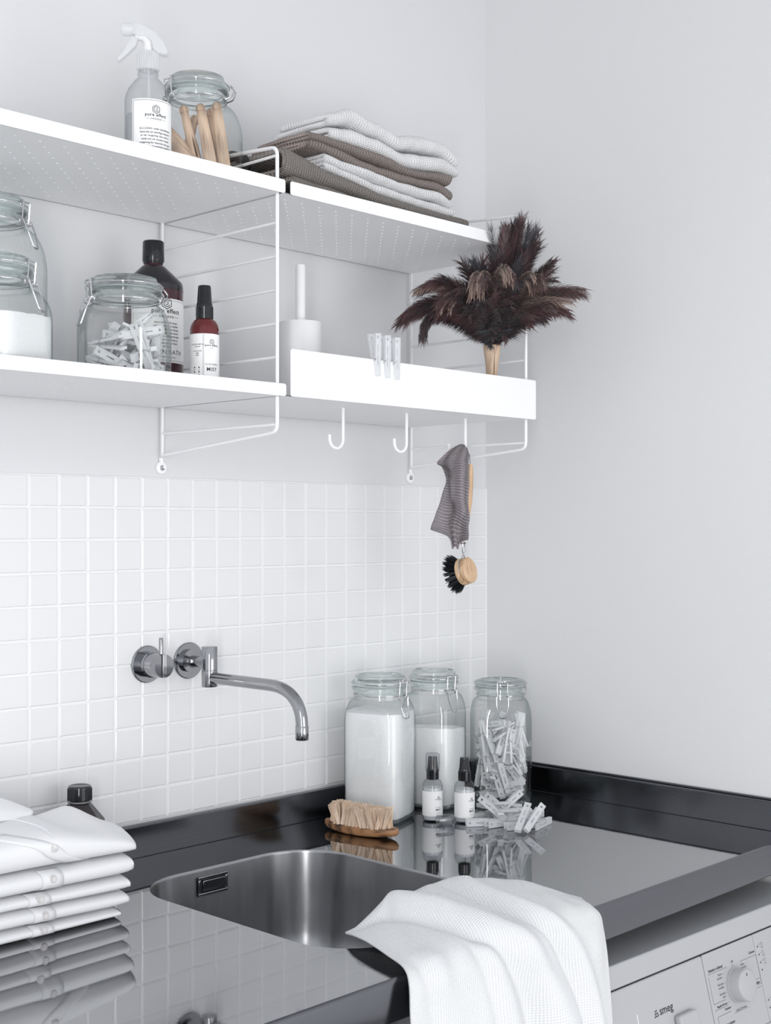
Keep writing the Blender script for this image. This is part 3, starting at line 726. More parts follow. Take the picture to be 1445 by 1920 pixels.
lay(-.300, -.268, .927, 1.7, 0, -.05, PG+'topmost of those lying flat in the heap')
between((-.3172, -.2520, .9410), (-.3267, -.3181, .9120), .15, PG+'propped in the heap, front one of two slanting left')
between((-.2886, -.2447, .9410), (-.3011, -.3106, .9140), .1, PG+'propped in the heap, rear one of two slanting left')
between((-.2244, -.2700, .9405), (-.2926, -.2774, .9160), -.2, PG+'propped in the heap, slanting right')
between((-.3060, -.3571, .9390), (-.3672, -.3795, .9070), .3, PG+'leaning on the heap, left of the right-hand pair')
between((-.2899, -.3739, .9390), (-.3528, -.3883, .9070), -.2, PG+'leaning on the heap, right of the right-hand pair')
# clipped over the deep shelf front, jaws down
names = ('left one of three', 'middle one of three', 'right one of three')
for k, x in enumerate((-.6870, -.6630, -.6390)):
    d = Vector((.10, 0, -1)).normalized(); zv = Vector((0, -1, 0)); yv = zv.cross(d)
    peg(basis(d, yv, zv, (x, -.3234, 1.7660-.0012*k)), 'translucent plastic peg clipped upright on the tray shelf front, '+names[k], 'pegs clipped on the tray shelf')

# ---------------------------------------------------------------- wooden pegs in the upper jar
def make_wpeg(L=.130):
    p = thing('wooden_clothes_peg', None, 'clothes peg')
    for s in (-1, 1):
        b = MB(); n = 14; K = 8; vs = []; fs = []
        for i in range(n):
            t = i/(n-1); x = L*t; w_ = 1.22*(.0056+.0022*math.sin(min(1, t*1.25)*PI*.62))*(1 if t < .9 else .82+.18*(1-t)*10)
            if i == 0: w_ *= .55
            g = .0006 if t > .42 else 0
            ring = []
            for k in range(K):
                a = PI*k/(K-1)-PI/2
                ring.append((x, math.sin(a)*w_*1.05, s*(g*1.6+(t > .42)*(t-.42)*.002+math.cos(a)*w_*.85)))
            vs += ring
        for i in range(n-1):
            for k in range(K-1): fs.append((i*K+k, i*K+k+1, (i+1)*K+k+1, (i+1)*K+k))
            fs.append((i*K+K-1, i*K, (i+1)*K, (i+1)*K+K-1))
        fs.append(tuple(range(K))); fs.append(tuple((n-1)*K+k for k in range(K)))
        b.add(vs, fs); o = b.build('prong', M['pegwood'], p, 50)
        bm_ = bmesh.new(); bm_.from_mesh(o.data); bmesh.ops.recalc_face_normals(bm_, faces=bm_.faces); bm_.to_mesh(o.data); bm_.free()
    b = MB(); b.tube([(-.004, 0, 0), (-.001, 0, 0), (.004, 0, 0), (.008, 0, 0)], [.0045, .0068, .0078, .0070], 12); b.build('round_head', M['pegwood'], p, 60)
    b = MB(); b.box(L*.40, L*.985, -.0058, .0058, -.0006, .0006); b.build('slit', M['pegslot'], p, None)
    return p
wp0 = make_wpeg()
cx_, cy_ = PJ
rv = Vector((math.cos(YAW), -math.sin(YAW), 0)); fv = Vector((math.sin(YAW), math.cos(YAW), 0))
wlist = [((-.054, -.004, .118), (.026, -.040, .012), .3), ((-.022, -.014, .146), (.010, -.022, .014), 1.2), ((.006, -.020, .147), (.032, -.034, .014), .2),
         ((.022, -.004, .138), (.044, .012, .012), .9), ((.034, -.024, .143), (.050, -.020, .014), .1), ((-.050, .010, .098), (.012, -.046, .012), .7),
         ((-.047, -.028, .090), (.012, -.048, .026), .5), ((-.010, .030, .132), (-.040, .028, .012), 1.0), ((-.052, .010, .124), (-.034, -.030, .012), .4), ((.010, .030, .130), (.030, .030, .012), .8)]
wl = ['wooden clothes peg leaning from the left side of the upper jar', 'wooden clothes peg with a dark slit near the middle of the upper jar', 'pale wooden clothes peg standing in the middle of the upper jar', 'wooden clothes peg standing between the two pale pegs in the upper jar', 'thick pale wooden clothes peg at the right of the upper jar', 'wooden clothes peg low on the left of the upper jar', 'short showing wooden clothes peg at the front foot of the upper jar', 'wooden clothes peg at the back of the upper jar', 'wooden clothes peg seen beside the spray bottle label', 'wooden clothes peg at the far right back of the upper jar']
for i, (a, b, ro) in enumerate(wlist):
    o = wp0 if i == 0 else copy_tree(wp0)
    A = Vector((cx_, cy_, ZU))+rv*a[0]+fv*a[1]+Vector((0, 0, a[2])); B = Vector((cx_, cy_, ZU))+rv*b[0]+fv*b[1]+Vector((0, 0, b[2]))
    d = (B-A).normalized(); zv = d.orthogonal().normalized(); zv = Matrix.Rotation(ro, 3, d) @ zv
    A = B-d*.130
    o.matrix_basis = basis(d, zv.cross(d), zv, A); o['label'] = wl[i]; o['group'] = 'wooden pegs in the upper jar'

# ---------------------------------------------------------------- bottles
def brand(items, y, s, sweden=True):
    items.append((emblem_geo(s*1.55), 0, y+s*2.4)); items.append((text_geo('pure effect', s*1.55, bold=s*.03, spacing=1.12), 0, y))
    if sweden:
        items.append((text_geo('SWEDEN', s*.75, bold=s*.015, spacing=1.5), 0, y-s*1.15))
        items.append((rect_geo(-s*3.6, -s*2.4, y-s*.95, y-s*.87), 0, 0)); items.append((rect_geo(s*2.4, s*3.6, y-s*.95, y-s*.87), 0, 0))
def paragraph(items, lines, y, s, x=0):
    for i, t in enumerate(lines): items.append((text_geo(t, s, bold=s*.012), x, y-i*s*1.32))
# 1 spray bottle
x, y = -1.1080, -.2500
SB = thing('spray_bottle', 'clear trigger spray bottle with a large white label on the upper shelf', 'spray bottle', (x, y, ZU))
R = .0352
mb = MB(); mb.lathe([(0, .002), (.030, .001), (R-.001, .004), (R, .010), (R, .112), (R-.0008, .117), (.030, .129), (.021, .141), (.0150, .147), (.0140, .150), (.0158, .1515), (.0158, .154), (.0140, .1555), (.0135, .162)], 40); mb.build('bottle_body', M['milkbottle'], SB, 40)
mb = MB(); mb.lathe([(0, .004), (R-.003, .004), (R-.0018, .012), (R-.0018, .088), (0, .088)], 32); mb.build('liquid', thin_clear('faint_liquid', (.93, .94, .955), (.8, .82, .85), .5, 2, .02), SB)
phi = facing(x, y, 20)
label_band(SB, R, phi, .075, .006, .106)
it = frame_items(.071, .094, .0005); it = [(g_, a, b) for g_, a, b in it]
brand(it, .080-.010, .0044)
paragraph(it, ['ALLCLEAN, milda ingredienser', 'baserade på naturliga enzymer', 'av vår rengöring. Ren doft av', 'vanilj och ett varsamt skydd', 'rengöring för hemmet som ger', 'hållbara och skonsamma produkter', 'till ditt hem i vår serie rent', 'Room Cleaning'], .050, .0040)
it.append((text_geo('CLEAN', .0105, bold=.0003, spacing=1.15), .006, .0015))
wrap(SB, 'lettering', it, R, phi, .010, M['ink'])
mb = MB()
for k in range(28):
    a = 2*PI*k/28; mb.tube([polar(.0172, a, .160), polar(.0166, a, .183)], .0011, 5)
mb.lathe([(.0160, .158), (.0168, .160), (.0166, .183), (.0145, .186), (.010, .187)], 28); mb.build('ribbed_collar', M['milky'], SB)
PXS = .00078
def extr(parent, name, pts, wd, m, z0, bev=.002):
    """side outline (towards the nozzle side, up) extruded across its width"""
    n_ = len(pts); mb = MB(); vs = []
    for s in (-1, 1):
        for a, b in pts: vs.append(rv*(a*PXS)+fv*(s*wd/2)+Vector((0, 0, z0-b*PXS)))
    mb.add(vs, [tuple(range(n_)), tuple(range(n_, 2*n_))[::-1]]+[(i, i+n_, (i+1) % n_+n_, (i+1) % n_) for i in range(n_)])
    o = mb.build(name, m, parent, 30); bevel(o, bev, 3); return o
zt = .186
hd = extr(SB, 'sprayer_head', [(-30, -59), (-8, -53), (16, -38), (32, -18), (40, -1), (39, 5), (30, 6), (20, 3), (10, -6), (8, -20), (-4, -30), (-16, -30), (-30, -34)], .017, M['milky'], zt)
extr(SB, 'trigger', [(-30, -32), (-18, -28), (-24, -12), (-38, 2), (-54, 16), (-60, 17), (-58, 10), (-46, -4), (-38, -18)], .011, M['milky'], zt, .0015)
mb = MB(); c = rv*(-52*PXS)+Vector((0, 0, zt+46*PXS)); e = rv*(-26*PXS)+Vector((0, 0, zt+46*PXS)); mb.tube([c, c.lerp(e, .08), c.lerp(e, .6), e], [.007, .0095, .0100, .008], 20); mb.build('nozzle', M['milky'], SB)
mb = MB(); mb.tube([(0, 0, .184), (0, 0, .200), tuple(rv*(-.004)+Vector((0, 0, .208))), tuple(rv*(-.018)+Vector((0, 0, .213)))], [.0078, .0070, .0065, .0060], 16); mb.build('pump_tube', M['porcelain'], SB)
mb = MB(); mb.tube([(0, 0, .012), (0.002, 0, .1), (0, 0, .186)], .0022, 8); mb.build('dip_tube', M['milky'], SB)
# 2 large plum bottle behind the squat jar
x, y = -.9990, -.1150
LB = thing('large_bottle', 'large dark plum bottle with black cap and white label behind the squat jar', 'bottle', (x, y, ZL)); R = .0490
mb = MB(); mb.lathe([(0, .001), (R-.002, .001), (R, .004), (R, .183), (R-.0015, .190), (.0190, .2180), (.0155, .2195), (.0150, .222), (.0150, .230)], 48); mb.build('bottle_body', M['plum'], LB, 40)
mb = MB(); mb.lathe([(.0150, .222), (.0165, .2225), (.0165, .2255), (.0178, .226), (.0181, .228), (.0176, .2580), (.0165, .260), (0, .260)], 32)
mb.build('cap', M['blackp'], LB, 40)
mb = MB(); mb.lathe([(R+.0002, .176), (R+.0002, .1832), (R-.0010, .1904), (.0195, .2182)], 48); mb.build('empty_shoulder', mat('dark_shoulder', (.012, .010, .014), .12, coat=.4), LB, 40)
phi = facing(x, y, 26); label_band(LB, R, phi, .122, .056, .160)
it = frame_items(.115, .098, .0004); brand(it, .077, .0066)
paragraph(it, ['linne och bomull, enzym', 'mjuk rengöring av textilier', 'dosera i sköljfacket, lämplig', 'baserad på naturliga ämnen', 'och varsam parfymerad tvätt', 'den balanserade mixen av', 'vitt tvättmedel, ge fräsch', 'Clothing'], .060, .0042)
it.append((text_geo('LINEN BATH', .0100, spacing=1.15), 0, .0105)); it.append((text_geo('PARFYMERAD SKÖLJNING', .0030), 0, .0045))
wrap(LB, 'lettering', it, R, phi, .059, M['ink'])
# 3 small red mist bottle
x, y = -.9850, -.2320
MBt = thing('mist_spray_bottle', 'small red amber mist bottle with black pump next to the wire panel', 'spray bottle', (x, y, ZL)); R = .0232
mb = MB(); mb.lathe([(0, .001), (R-.0015, .001), (R, .004), (R, .104), (R-.0015, .111), (.018, .1175), (.0135, .120), (.013, .126)], 40); mb.build('bottle_body', M['amber'], MBt, 40)
def pump(parent, z0, R1, h1, R2, h2, mat_):
    mb = MB(); mb.lathe([(R1-.001, z0), (R1, z0+.0006), (R1, z0+h1-.001), (R1-.001, z0+h1), (R2+.001, z0+h1+.0006)], 30)
    mb.lathe([(R2+.0008, z0+h1), (R2+.0008, z0+h1+.004), (R2, z0+h1+.005), (R2*.86, z0+h1+h2*.95), (R2*.80, z0+h1+h2), (0, z0+h1+h2)], 30)
    mb.tube([polar(R2*.8, facing(0, 0), z0+h1+h2*.8), polar(R2*.96, facing(0, 0), z0+h1+h2*.8)], .0012, 8)
    return mb.build('spray_pump', mat_, parent, 40)
pump(MBt, .120, .0142, .021, .0120, .033, M['blackp'])
phi = facing(x, y, 0); label_band(MBt, R, phi+.1, .094, .010, .095)
it = []; brand(it, .064, .0030, False)
it += [(text_geo('SWEDEN', .0016), 0, .0605), (text_geo('CLOTHING', .0040, spacing=1.2), 0, .034), (text_geo('MIST', .0078, bold=.00015, spacing=1.15), 0, .025), (text_geo('PARFYMERAD', .0019), 0, .0135), (rect_geo(-.002, .002, .0195, .0197), 0, 0)]
it += [(rect_geo(-.0135, -.0132, 0, .083), 0, 0), (rect_geo(-.0150, -.0147, 0, .083), 0, 0), (rect_geo(-.0132, .02, .0805, .0808), 0, 0)]
wrap(MBt, 'lettering', it, R, phi+math.radians(30), .011, M['ink'])
it = []; paragraph(it, ['CLOTHING MIST ger', 'frisk doft', '', 'Spraya på ditt', 'plagg', 'Skaka'], .066, .0026)
xx = -.006; rr_ = random.Random(3)
while xx < .0045:
    w_ = rr_.choice((.0004, .0008, .0012)); it.append((rect_geo(-.0060, .0040, .004+(xx+.006)*2.6, .004+(xx+.006+w_*.7)*2.6), 0, 0)); xx += w_+rr_.choice((.0004, .0007))
wrap(MBt, 'lettering', it, R, phi-math.radians(29), .011, M['ink'])
# 4 two small counter bottles
def small_bottle(x, y, label, cap, word, turn):
    t = thing('small_spray_bottle', label, 'spray bottle', (x, y, ZC), 0, 'small spray bottles on the worktop'); R = .0198
    mb = MB(); mb.lathe([(0, .001), (R-.002, .001), (R, .004), (R, .068), (R-.002, .074), (.015, .0785), (.0115, .080)], 36); mb.build('bottle_body', M['milkbottle'], t, 40)
    mb = MB(); mb.lathe([(0, .003), (R-.0025, .003), (R-.0012, .006), (R-.0012, .064), (0, .064)], 30); mb.build('liquid', M['liquid'], t, 40)
    pump(t, .080, .0122, .019, .0100, .026, M['blackp'])
    phi = facing(x, y, turn); label_band(t, R, phi, .062, .011, .059)
    it = []; brand(it, .032, .0018, False)
    it += [(text_geo('SWEDEN', .0011), 0, .0298), (text_geo('CLOTHING', .0022, spacing=1.1), 0, .0165), (text_geo(word, .0050, bold=.00012, spacing=1.1), 0, .0110), (text_geo('PARFYMERAD', .0014), 0, .0055)]
    wrap(t, 'lettering', it, R, phi+math.radians(30), .011, M['ink'])
    if cap:
        mb = MB(); mb.lathe([(.0138, .096), (.0136, .128), (.0125, .1300), (0, .1305)], 28); mb.build('clear_cap', thin_clear('clear_cap_plastic', (.93, .94, .95), (.45, .47, .5), 1, 2.5, .02), t)
small_bottle(-.3850, -.1840, 'small clear spray bottle with a clear cap on, left of the pair', True, 'MIST', 4)
small_bottle(-.3530, -.2380, 'small clear spray bottle without its cap, right of the pair', False, 'MIST', 14)
mb = MB(); mb.lathe([(.0100, -.016), (.0100, .014), (.0092, .0158), (0, .0162)], 28); mb.lathe([(.0088, -.016), (.0100, -.016)], 28)
o = mb.build('bottle_cap', thin_clear('clear_loose_cap', (.80, .82, .84), (.50, .52, .55), 3.0, 1.5, .05), None)
d = (rv*.9+fv*.35).normalized(); o.matrix_basis = basis(Vector((0, 0, 1)).cross(d), Vector((0, 0, 1)), d, (-.402, -.2320, ZC+.0103)); 
tag(o, 'loose clear plastic bottle cap lying before the two small spray bottles', 'bottle cap')
# 5 dark bottle behind the shirts
x, y = -1.1060, -.0620
DB = thing('dark_bottle', 'dark plum bottle with black ribbed cap behind the folded shirts', 'bottle', (x, y, ZC)); R = .0400
mb = MB(); mb.lathe([(0, .001), (R-.002, .001), (R, .005), (R, .094), (R-.001, .098), (.018, .1235), (.0165, .1255), (.0165, .130)], 10); mb.build('bottle_body', M['darkbottle'], DB, 25)
mb = MB(); mb.lathe([(.0195, .1255), (.0198, .1265), (.0196, .1280)], 30); mb.build('tamper_ring', M['inkgrey'], DB)
mb = MB()
for k in range(44): a = 2*PI*k/44; mb.tube([polar(.0192, a, .1292), polar(.0190, a, .148)], .0007, 4)
mb.lathe([(.0185, .1285), (.0194, .129), (.0191, .149), (.018, .1515), (.0165, .152), (.015, .1512), (0, .1512)], 32); mb.build('cap', M['blackp'], DB, 40)
mb = MB(); mb.lathe([(R+.0006, .030), (R+.0006, .0855)], 10); mb.build('label', M['label'], DB)

# ---------------------------------------------------------------- toilet-brush holder
BH = thing('brush_holder', 'matt white cylindrical brush holder with slim upright handle behind the tray front', 'brush holder', (-.7250, -.1750, 1.6826))
mb = MB(); mb.lathe([(0, 0), (.0370, 0), (.0375, .0008), (.0375, .1490), (.0368, .1500), (.0080, .1504)], 48); mb.build('canister', M['porcelain'], BH, 40)
mb = MB(); mb.tube([(0, 0, .1500), (0, 0, .2490), (0, 0, .2520)], [.0088, .0088, .0080], 24); mb.build('handle', M['porcelain'], BH, 40)

# ---------------------------------------------------------------- scrubbing brush
d = Vector((.0271, -.165, 0)).normalized()
SBr = thing('scrubbing_brush', 'oval oiled-wood scrubbing brush lying bristles up beside the sink', 'brush', (-.5630, -.1650, ZC), math.atan2(d.y, d.x))
Lb, Wb = .083, .0255
def oval(t, s=1): # t angle -> pointed oval
    c, s_ = math.cos(t), math.sin(t); return (Lb*c*s, Wb*s*math.copysign(abs(s_)**.85, s_)*(1-.25*c*c))
K = 48; rings = []
def curve_z(x, z): return z+.004*(x/Lb)**2
for s, z in ((.80, .0005), (.95, .0025), (1.0, .007), (1.0, .010), (.985, .0145), (.96, .0160), (.5, .0162), (.05, .0162)):
    rings.append([(oval(2*PI*k/K, s)[0], oval(2*PI*k/K, s)[1], curve_z(oval(2*PI*k/K, s)[0], z)) for k in range(K)])
vs = [p for r in rings for p in r]; fs = [(i*K+k, i*K+(k+1) % K, (i+1)*K+(k+1) % K, (i+1)*K+k) for i in range(len(rings)-1) for k in range(K)]
fs.append(tuple(range(K))[::-1]); fs.append(tuple((len(rings)-1)*K+k for k in range(K)))
pd('wooden_back', vs, fs, M['oilwood'], SBr, 50)
def tuft(name, n_, h, r0, r1, th, m, parent=None, seed=0):
    r = random.Random(seed); mb = MB()
    for _ in range(n_):
        a = r.uniform(0, 2*PI); q_ = math.sqrt(r.random()); hh = h*r.uniform(.9, 1.05); b = a+r.uniform(-.3, .3)
        p0 = Vector((r0*q_*math.cos(a), r0*q_*math.sin(a), 0)); p2 = Vector((r1*q_*math.cos(b), r1*q_*math.sin(b), hh)); p1 = p0.lerp(p2, .5)*1.0; p1.x *= .8; p1.y *= .8
        mb.tube([p0, p1, p2], [th, th, th*.7], 3, caps=False)
    me = bpy.data.meshes.new(name); me.from_pydata(mb.v, [], mb.f); me.materials.append(m); return me
tms = [tuft('bristle_tuft', 74, .036, .0034, .0056, .00055, M['bristle'], seed=s) for s in range(4)]
cnt = 0
for j in range(6):
    yy = -.0185+j*.0074; nn = (12, 15, 16, 16, 15, 12)[j]; ex_ = Lb*(.62, .76, .84, .84, .76, .62)[j]
    for i in range(nn):
        xx = (-1+2*(i+.5)/nn)*ex_
        o = bpy.data.objects.new('bristle_tuft', tms[cnt % 4]); C.objects.link(o); o.parent = SBr; cnt += 1
        o.location = (xx, yy, curve_z(xx, .0158)); o.rotation_euler = (-yy*13+rnd.uniform(-.04, .04), xx*4.2+rnd.uniform(-.03, .03), rnd.uniform(0, 6))

# ---------------------------------------------------------------- dish brush hanging on the third hook
hx_, hy_ = -.3537, -.2409
DBR = thing('dish_brush', 'wooden dish brush with black bristles hanging from the right-hand white hook', 'brush', (-.3560, -.2440, 1.5900))
rt = rv; tw = -fv; up = Vector((0, 0, 1))
def S3(r_, t_, z_): return rt*r_+tw*t_+up*z_
mb = MB(); mb.tube([S3(-.001, 0, .000), S3(-.003, 0, .020), S3(-.003, 0, .028), S3(0, 0, .031), S3(.004, 0, .028), S3(.008, 0, .020), S3(.009, 0, 0)], .0010, 6); mb.build('hanging_wire', M['chrome'], DBR)
hp = [(.0085, .003, .0042), (.0088, -.003, .0064), (.0085, -.030, .0076), (.0065, -.070, .0074), (.0015, -.110, .0056), (-.0045, -.135, .0038), (-.0048, -.147, .0035)]
mb = MB(); mb.tube([S3(a, 0, b) for a, b, r_ in hp], [r_ for a, b, r_ in hp], 16, flat=.8); mb.build('wooden_handle', M['beech'], DBR, 60)
mb = MB()
for a in (-.0085, -.0015): mb.lathe([(0, -.0026), (.0018, -.0018), (.0026, 0), (.0018, .0018), (0, .0026)], 12, S3(a, .003, -.150))
mb.tube([S3(-.010, .001, -.150), S3(.001, .001, -.150)], .0013, 8); mb.build('ferrule', M['chrome'], DBR)
nrm = (rt*.80+tw*.52+up*.24).normalized()   # face of the wooden head
cen = S3(.0035, 0, -.2030)
side = nrm.cross(up).normalized(); upn = side.cross(nrm).normalized()
if upn.z < 0: upn = -upn
mb = MB()
for s in (-1, 1):
    pts = [S3(-.005+s*.002, .001, -.150), S3(-.0035+s*.003, .001, -.165), cen+upn*.0300+side*s*.004+nrm*-.003]
    for k in range(0, 9): a = PI/2-s*(.15+k/8*1.5); pts.append(cen+upn*math.sin(a)*.0268+side*math.cos(a)*.0268-nrm*.003)
    mb.tube(pts, .0011, 6)
mb.build('wire_fork', M['chrome'], DBR, 60)
fm = basis(side, nrm.cross(side), nrm, cen)
mb = MB(); mb.lathe([(0, .0075), (.0235, .0075), (.0255, .0055), (.0255, -.0015), (.0235, -.0028), (.0235, -.0040), (.0262, -.0052), (.0266, -.0125), (.0250, -.0145), (0, -.0145)], 40, mtx=fm); hd_ = mb.build('round_head', M['beech'], DBR, 40)
mb = MB(); r_ = random.Random(4)
for k in range(2600):
    rr_, a = .0235*math.sqrt(r_.random()), r_.uniform(0, 2*PI); a = round(a/(2*PI)*18)*(2*PI)/18+r_.uniform(-.11, .11)
    p0 = Vector((rr_*math.cos(a), rr_*math.sin(a), -.013)); o_ = Vector((math.cos(a), math.sin(a), 0)); L_ = .026*r_.uniform(.85, 1.08)
    p2 = p0+o_*(L_*.62*(rr_/.0235)**1.3)+Vector((0, 0, -L_*(1-.25*(rr_/.0235)))); p1 = p0.lerp(p2, .55)+Vector((0, 0, -.002))
    mb.tube([fm @ p0, fm @ p1, fm @ p2], [.0005, .0005, .0003], 3, caps=False)
o = mb.build('black_bristles', M['bristleb'], hd_, None); o['kind'] = 'stuff'

# ---------------------------------------------------------------- folded cloths on the upper shelf
def lerp_tab(tab, x):
    if x <= tab[0][0]: return tab[0][1]
    for (a, b), (c, d) in zip(tab, tab[1:]):
        if x <= c: t = (x-a)/(c-a); t = t*t*(3-2*t)*.5+t*.5; return b+(d-b)*t
    return tab[-1][1]
def folded(name, label, m, x0, x1, yf, yb, lo, hi, n=4, t=.0085, seed=0, amp=.0022, group='folded cloths on the upper shelf', skew=0):
    path = []
    for k in range(n):
        z = (k+.5)/n; ys = [yb-.0*k, yf+.012]
        if k % 2: ys = ys[::-1]
        for i in range(9): path.append((ys[0]+(ys[1]-ys[0])*i/8, z))
        if k < n-1:
            s = -1 if k % 2 == 0 else 1
            for i in range(1, 6):
                a = PI*i/6; path.append((ys[1]+s*math.sin(a)*.011, z+(1-math.cos(a))/2/n))
    L = len(path); nx = 64
    def f(u, v):
        i = v*(L-1); y, zn = path[int(round(i))]
        fr = max(0, min(1, (y-yb)/(yf-yb)))
        x = x0+(x1-x0)*u + (u-.5)*.010*noise.noise(Vector((y*14, zn*5, seed))) + skew*(zn-.5)
        e = 2*noise.noise(Vector((x*9, y*6, seed*3.1)))+noise.noise(Vector((x*24, y*13, seed+5)))
        y2 = y+fr*(.006*noise.noise(Vector((x*12, zn*3, seed+9)))+.003*noise.noise(Vector((x*40, zn*3, seed+2))))
        a, b = lerp_tab(lo, x), lerp_tab(hi, x)
        th2 = t*.5
        z = a+th2+(b-a-2*th2)*(zn-.5/n)/(1-1/n)+(amp*e+.0007*noise.noise(Vector((x*160, y*150, zn*9))))*(.4+.6*zn)*fr*min(1, zn*3)
        return Vector((x, y2, z))
    o = grid(name, f, nx, L, m, None, (abs(x1-x0), .012*L*.9), thick=t, smooth=180, sub=1)
    o.modifiers['thickness'].offset = 0
    return tag(o, label, 'folded cloth', group)
L0 = [(-.86, 2.098), (-.82, 2.092), (-.757, 2.078), (-.63, 2.060), (-.5, 2.054), (-.33, 2.050)]
L0m = [(-.86, 2.052), (-.757, 2.048), (-.63, 2.036), (-.33, 2.030)]
Zs = [(-1, ZU+.0006), (0, ZU+.0006)]
L1 = [(-.77, 2.113), (-.655, 2.096), (-.572, 2.094), (-.464, 2.098), (-.42, 2.084)]
L2 = [(-.79, 2.142), (-.634, 2.138), (-.54, 2.128), (-.43, 2.138)]
L3 = [(-.80, 2.160), (-.77, 2.170), (-.72, 2.190), (-.68, 2.203), (-.614, 2.193), (-.555, 2.183), (-.48, 2.200), (-.43, 2.192), (-.39, 2.172)]
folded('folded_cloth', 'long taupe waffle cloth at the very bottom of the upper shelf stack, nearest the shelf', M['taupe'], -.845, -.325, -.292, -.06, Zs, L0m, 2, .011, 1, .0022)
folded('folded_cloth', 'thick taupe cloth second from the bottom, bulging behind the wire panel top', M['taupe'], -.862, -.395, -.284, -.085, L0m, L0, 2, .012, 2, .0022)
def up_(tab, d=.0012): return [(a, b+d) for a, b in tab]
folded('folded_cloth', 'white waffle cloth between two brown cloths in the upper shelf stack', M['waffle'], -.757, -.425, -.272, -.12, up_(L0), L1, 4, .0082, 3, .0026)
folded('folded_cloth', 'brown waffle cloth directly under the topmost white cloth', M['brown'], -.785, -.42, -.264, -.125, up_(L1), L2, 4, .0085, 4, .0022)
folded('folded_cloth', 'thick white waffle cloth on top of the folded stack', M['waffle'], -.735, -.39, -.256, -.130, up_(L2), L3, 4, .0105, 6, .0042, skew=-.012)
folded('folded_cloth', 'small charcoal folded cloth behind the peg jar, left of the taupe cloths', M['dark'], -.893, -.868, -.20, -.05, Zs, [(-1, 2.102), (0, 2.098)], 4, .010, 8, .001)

# ---------------------------------------------------------------- folded shirts
SF, SBk = -.292, -.118
def shirt(lo, hi, xr, label, bx, bz, seed, top=False):
    root = thing('folded_shirt', label, 'shirt', (-1.38, -.2, ZC), 0, 'folded white shirts on the worktop')
    off = Vector((-1.38, -.2, ZC)); xl = -1.66
    def S(x, th):
        c, s = math.cos(th), math.sin(th); e = .42
        yy = math.copysign(abs(c)**e, c); zz = math.copysign(abs(s)**.75, s)
        yf = SF+.003*noise.noise(Vector((x*7, seed, 0)))
        y = (yf+SBk)/2+yy*(SBk-yf)/2
        k = (SBk-y)/(SBk-yf)
        xe = xr+(y-SF)*.40*(1-.0) if top else xr+(y-SF)*.12
        x2 = min(x, xe)
        d = max(0, (x-(xe-.035))/.035)
        a, b = lerp_tab(lo, x2), hi(x2, y) if callable(hi) else lerp_tab(hi, x2)
        sh = (max(0, 1-min(1, d)**3.5))**.5 if d > 0 else 1
        zm = a+(b-a)*(.42)
        z = (a+b)/2+zz*(b-a)/2
        z = zm+(z-zm)*(.78+.22*sh)
        z += .0012*noise.noise(Vector((x*11, y*9, seed*2.3)))*(1 if s > 0 else .3)*(2.4 if top and s > .2 else 1)
        return Vector((x2, y, z))-off
    nu, nv = 72, 48
    vs = [S(xl+(xr+.075-xl)*(i/(nu-1)), 2*PI*j/nv) for i in range(nu) for j in range(nv)]
    fs = [(i*nv+j, (i+1)*nv+j, (i+1)*nv+(j+1) % nv, i*nv+(j+1) % nv) for i in range(nu-1) for j in range(nv)]
    fs += [tuple(range(nv)), tuple((nu-1)*nv+j for j in range(nv))[::-1]]
    o = pd('body', vs, fs, M['shirt'], root, 180)
    bmx = bmesh.new(); bmx.from_mesh(o.data); bmesh.ops.remove_doubles(bmx, verts=bmx.verts, dist=1e-5); bmesh.ops.recalc_face_normals(bmx, faces=bmx.faces); bmx.to_mesh(o.data); bmx.free(); o.data.shade_smooth()
    # placket: a raised strip running round the front fold
    def strip(name, xc, w_, h, a0, a1, m, sk=0, n=20):
        def f(u, v):
            a = a0+(a1-a0)*v; p = S(xc+w_*(u-.5)+sk*(a-PI), a); c = Vector((0, math.cos(a), math.sin(a)*1.2)).normalized(); return p+c*h
        return grid(name, f, 4, n, m, root, (w_, .1), 0, 180)
    lo_a, hi_a = (PI*.56, PI*1.42) if top else (PI*.68, PI*1.34)
    o = strip('placket', bx, .034, .0006, lo_a, hi_a, M['shirt'], .05 if top else 0)
    o.modifiers.new('thickness', 'SOLIDIFY').thickness = .0006
    for s in (-1, 1): strip('seam', bx+s*.0160, .0010, .0011, lo_a, hi_a, M['seam'], .05 if top else 0)
    b = MB(); c = Vector((bx, SF-.0006, bz))-off
    tl = (.5 if top else .15)
    nrm = Vector((-.15, -math.cos(tl), math.sin(tl))).normalized(); sx = Vector((0, 0, 1)).cross(nrm).normalized(); mt = basis(sx, nrm.cross(sx), nrm, c)
    b.lathe([(0, .0006), (.0018, .0007), (.0030, .0014), (.0046, .0017), (.0054, .0010), (.0055, 0)], 22, mtx=mt)
    bt = b.build('button', M['button'], root)
    b = MB()
    for sx_, sy_ in ((-1, -1), (1, 1), (-1, 1), (1, -1)): b.tube([mt @ Vector((sx_*.0011, sy_*.0011, .0006)), mt @ Vector((sx_*.0011, sy_*.0011, .0012))], .0005, 6)
    b.tube([mt @ Vector((-.0011, -.0011, .0013)), mt @ Vector((.0011, .0011, .0013))], .00035, 5); b.tube([mt @ Vector((.0011, -.0011, .0013)), mt @ Vector((-.0011, .0011, .0013))], .00035, 5)
    b.build('thread', M['label'], bt, None)
    return root, S, off
Z5 = [[(-1.6, .9006), (-1.0, .9006)], [(-1.38, .9195), (-1.19, .9150)], [(-1.38, .9434), (-1.17, .9375)], [(-1.38, .9629), (-1.17, .9590)], [(-1.38, .9925), (-1.16, .9905)]]
g_ = .0008
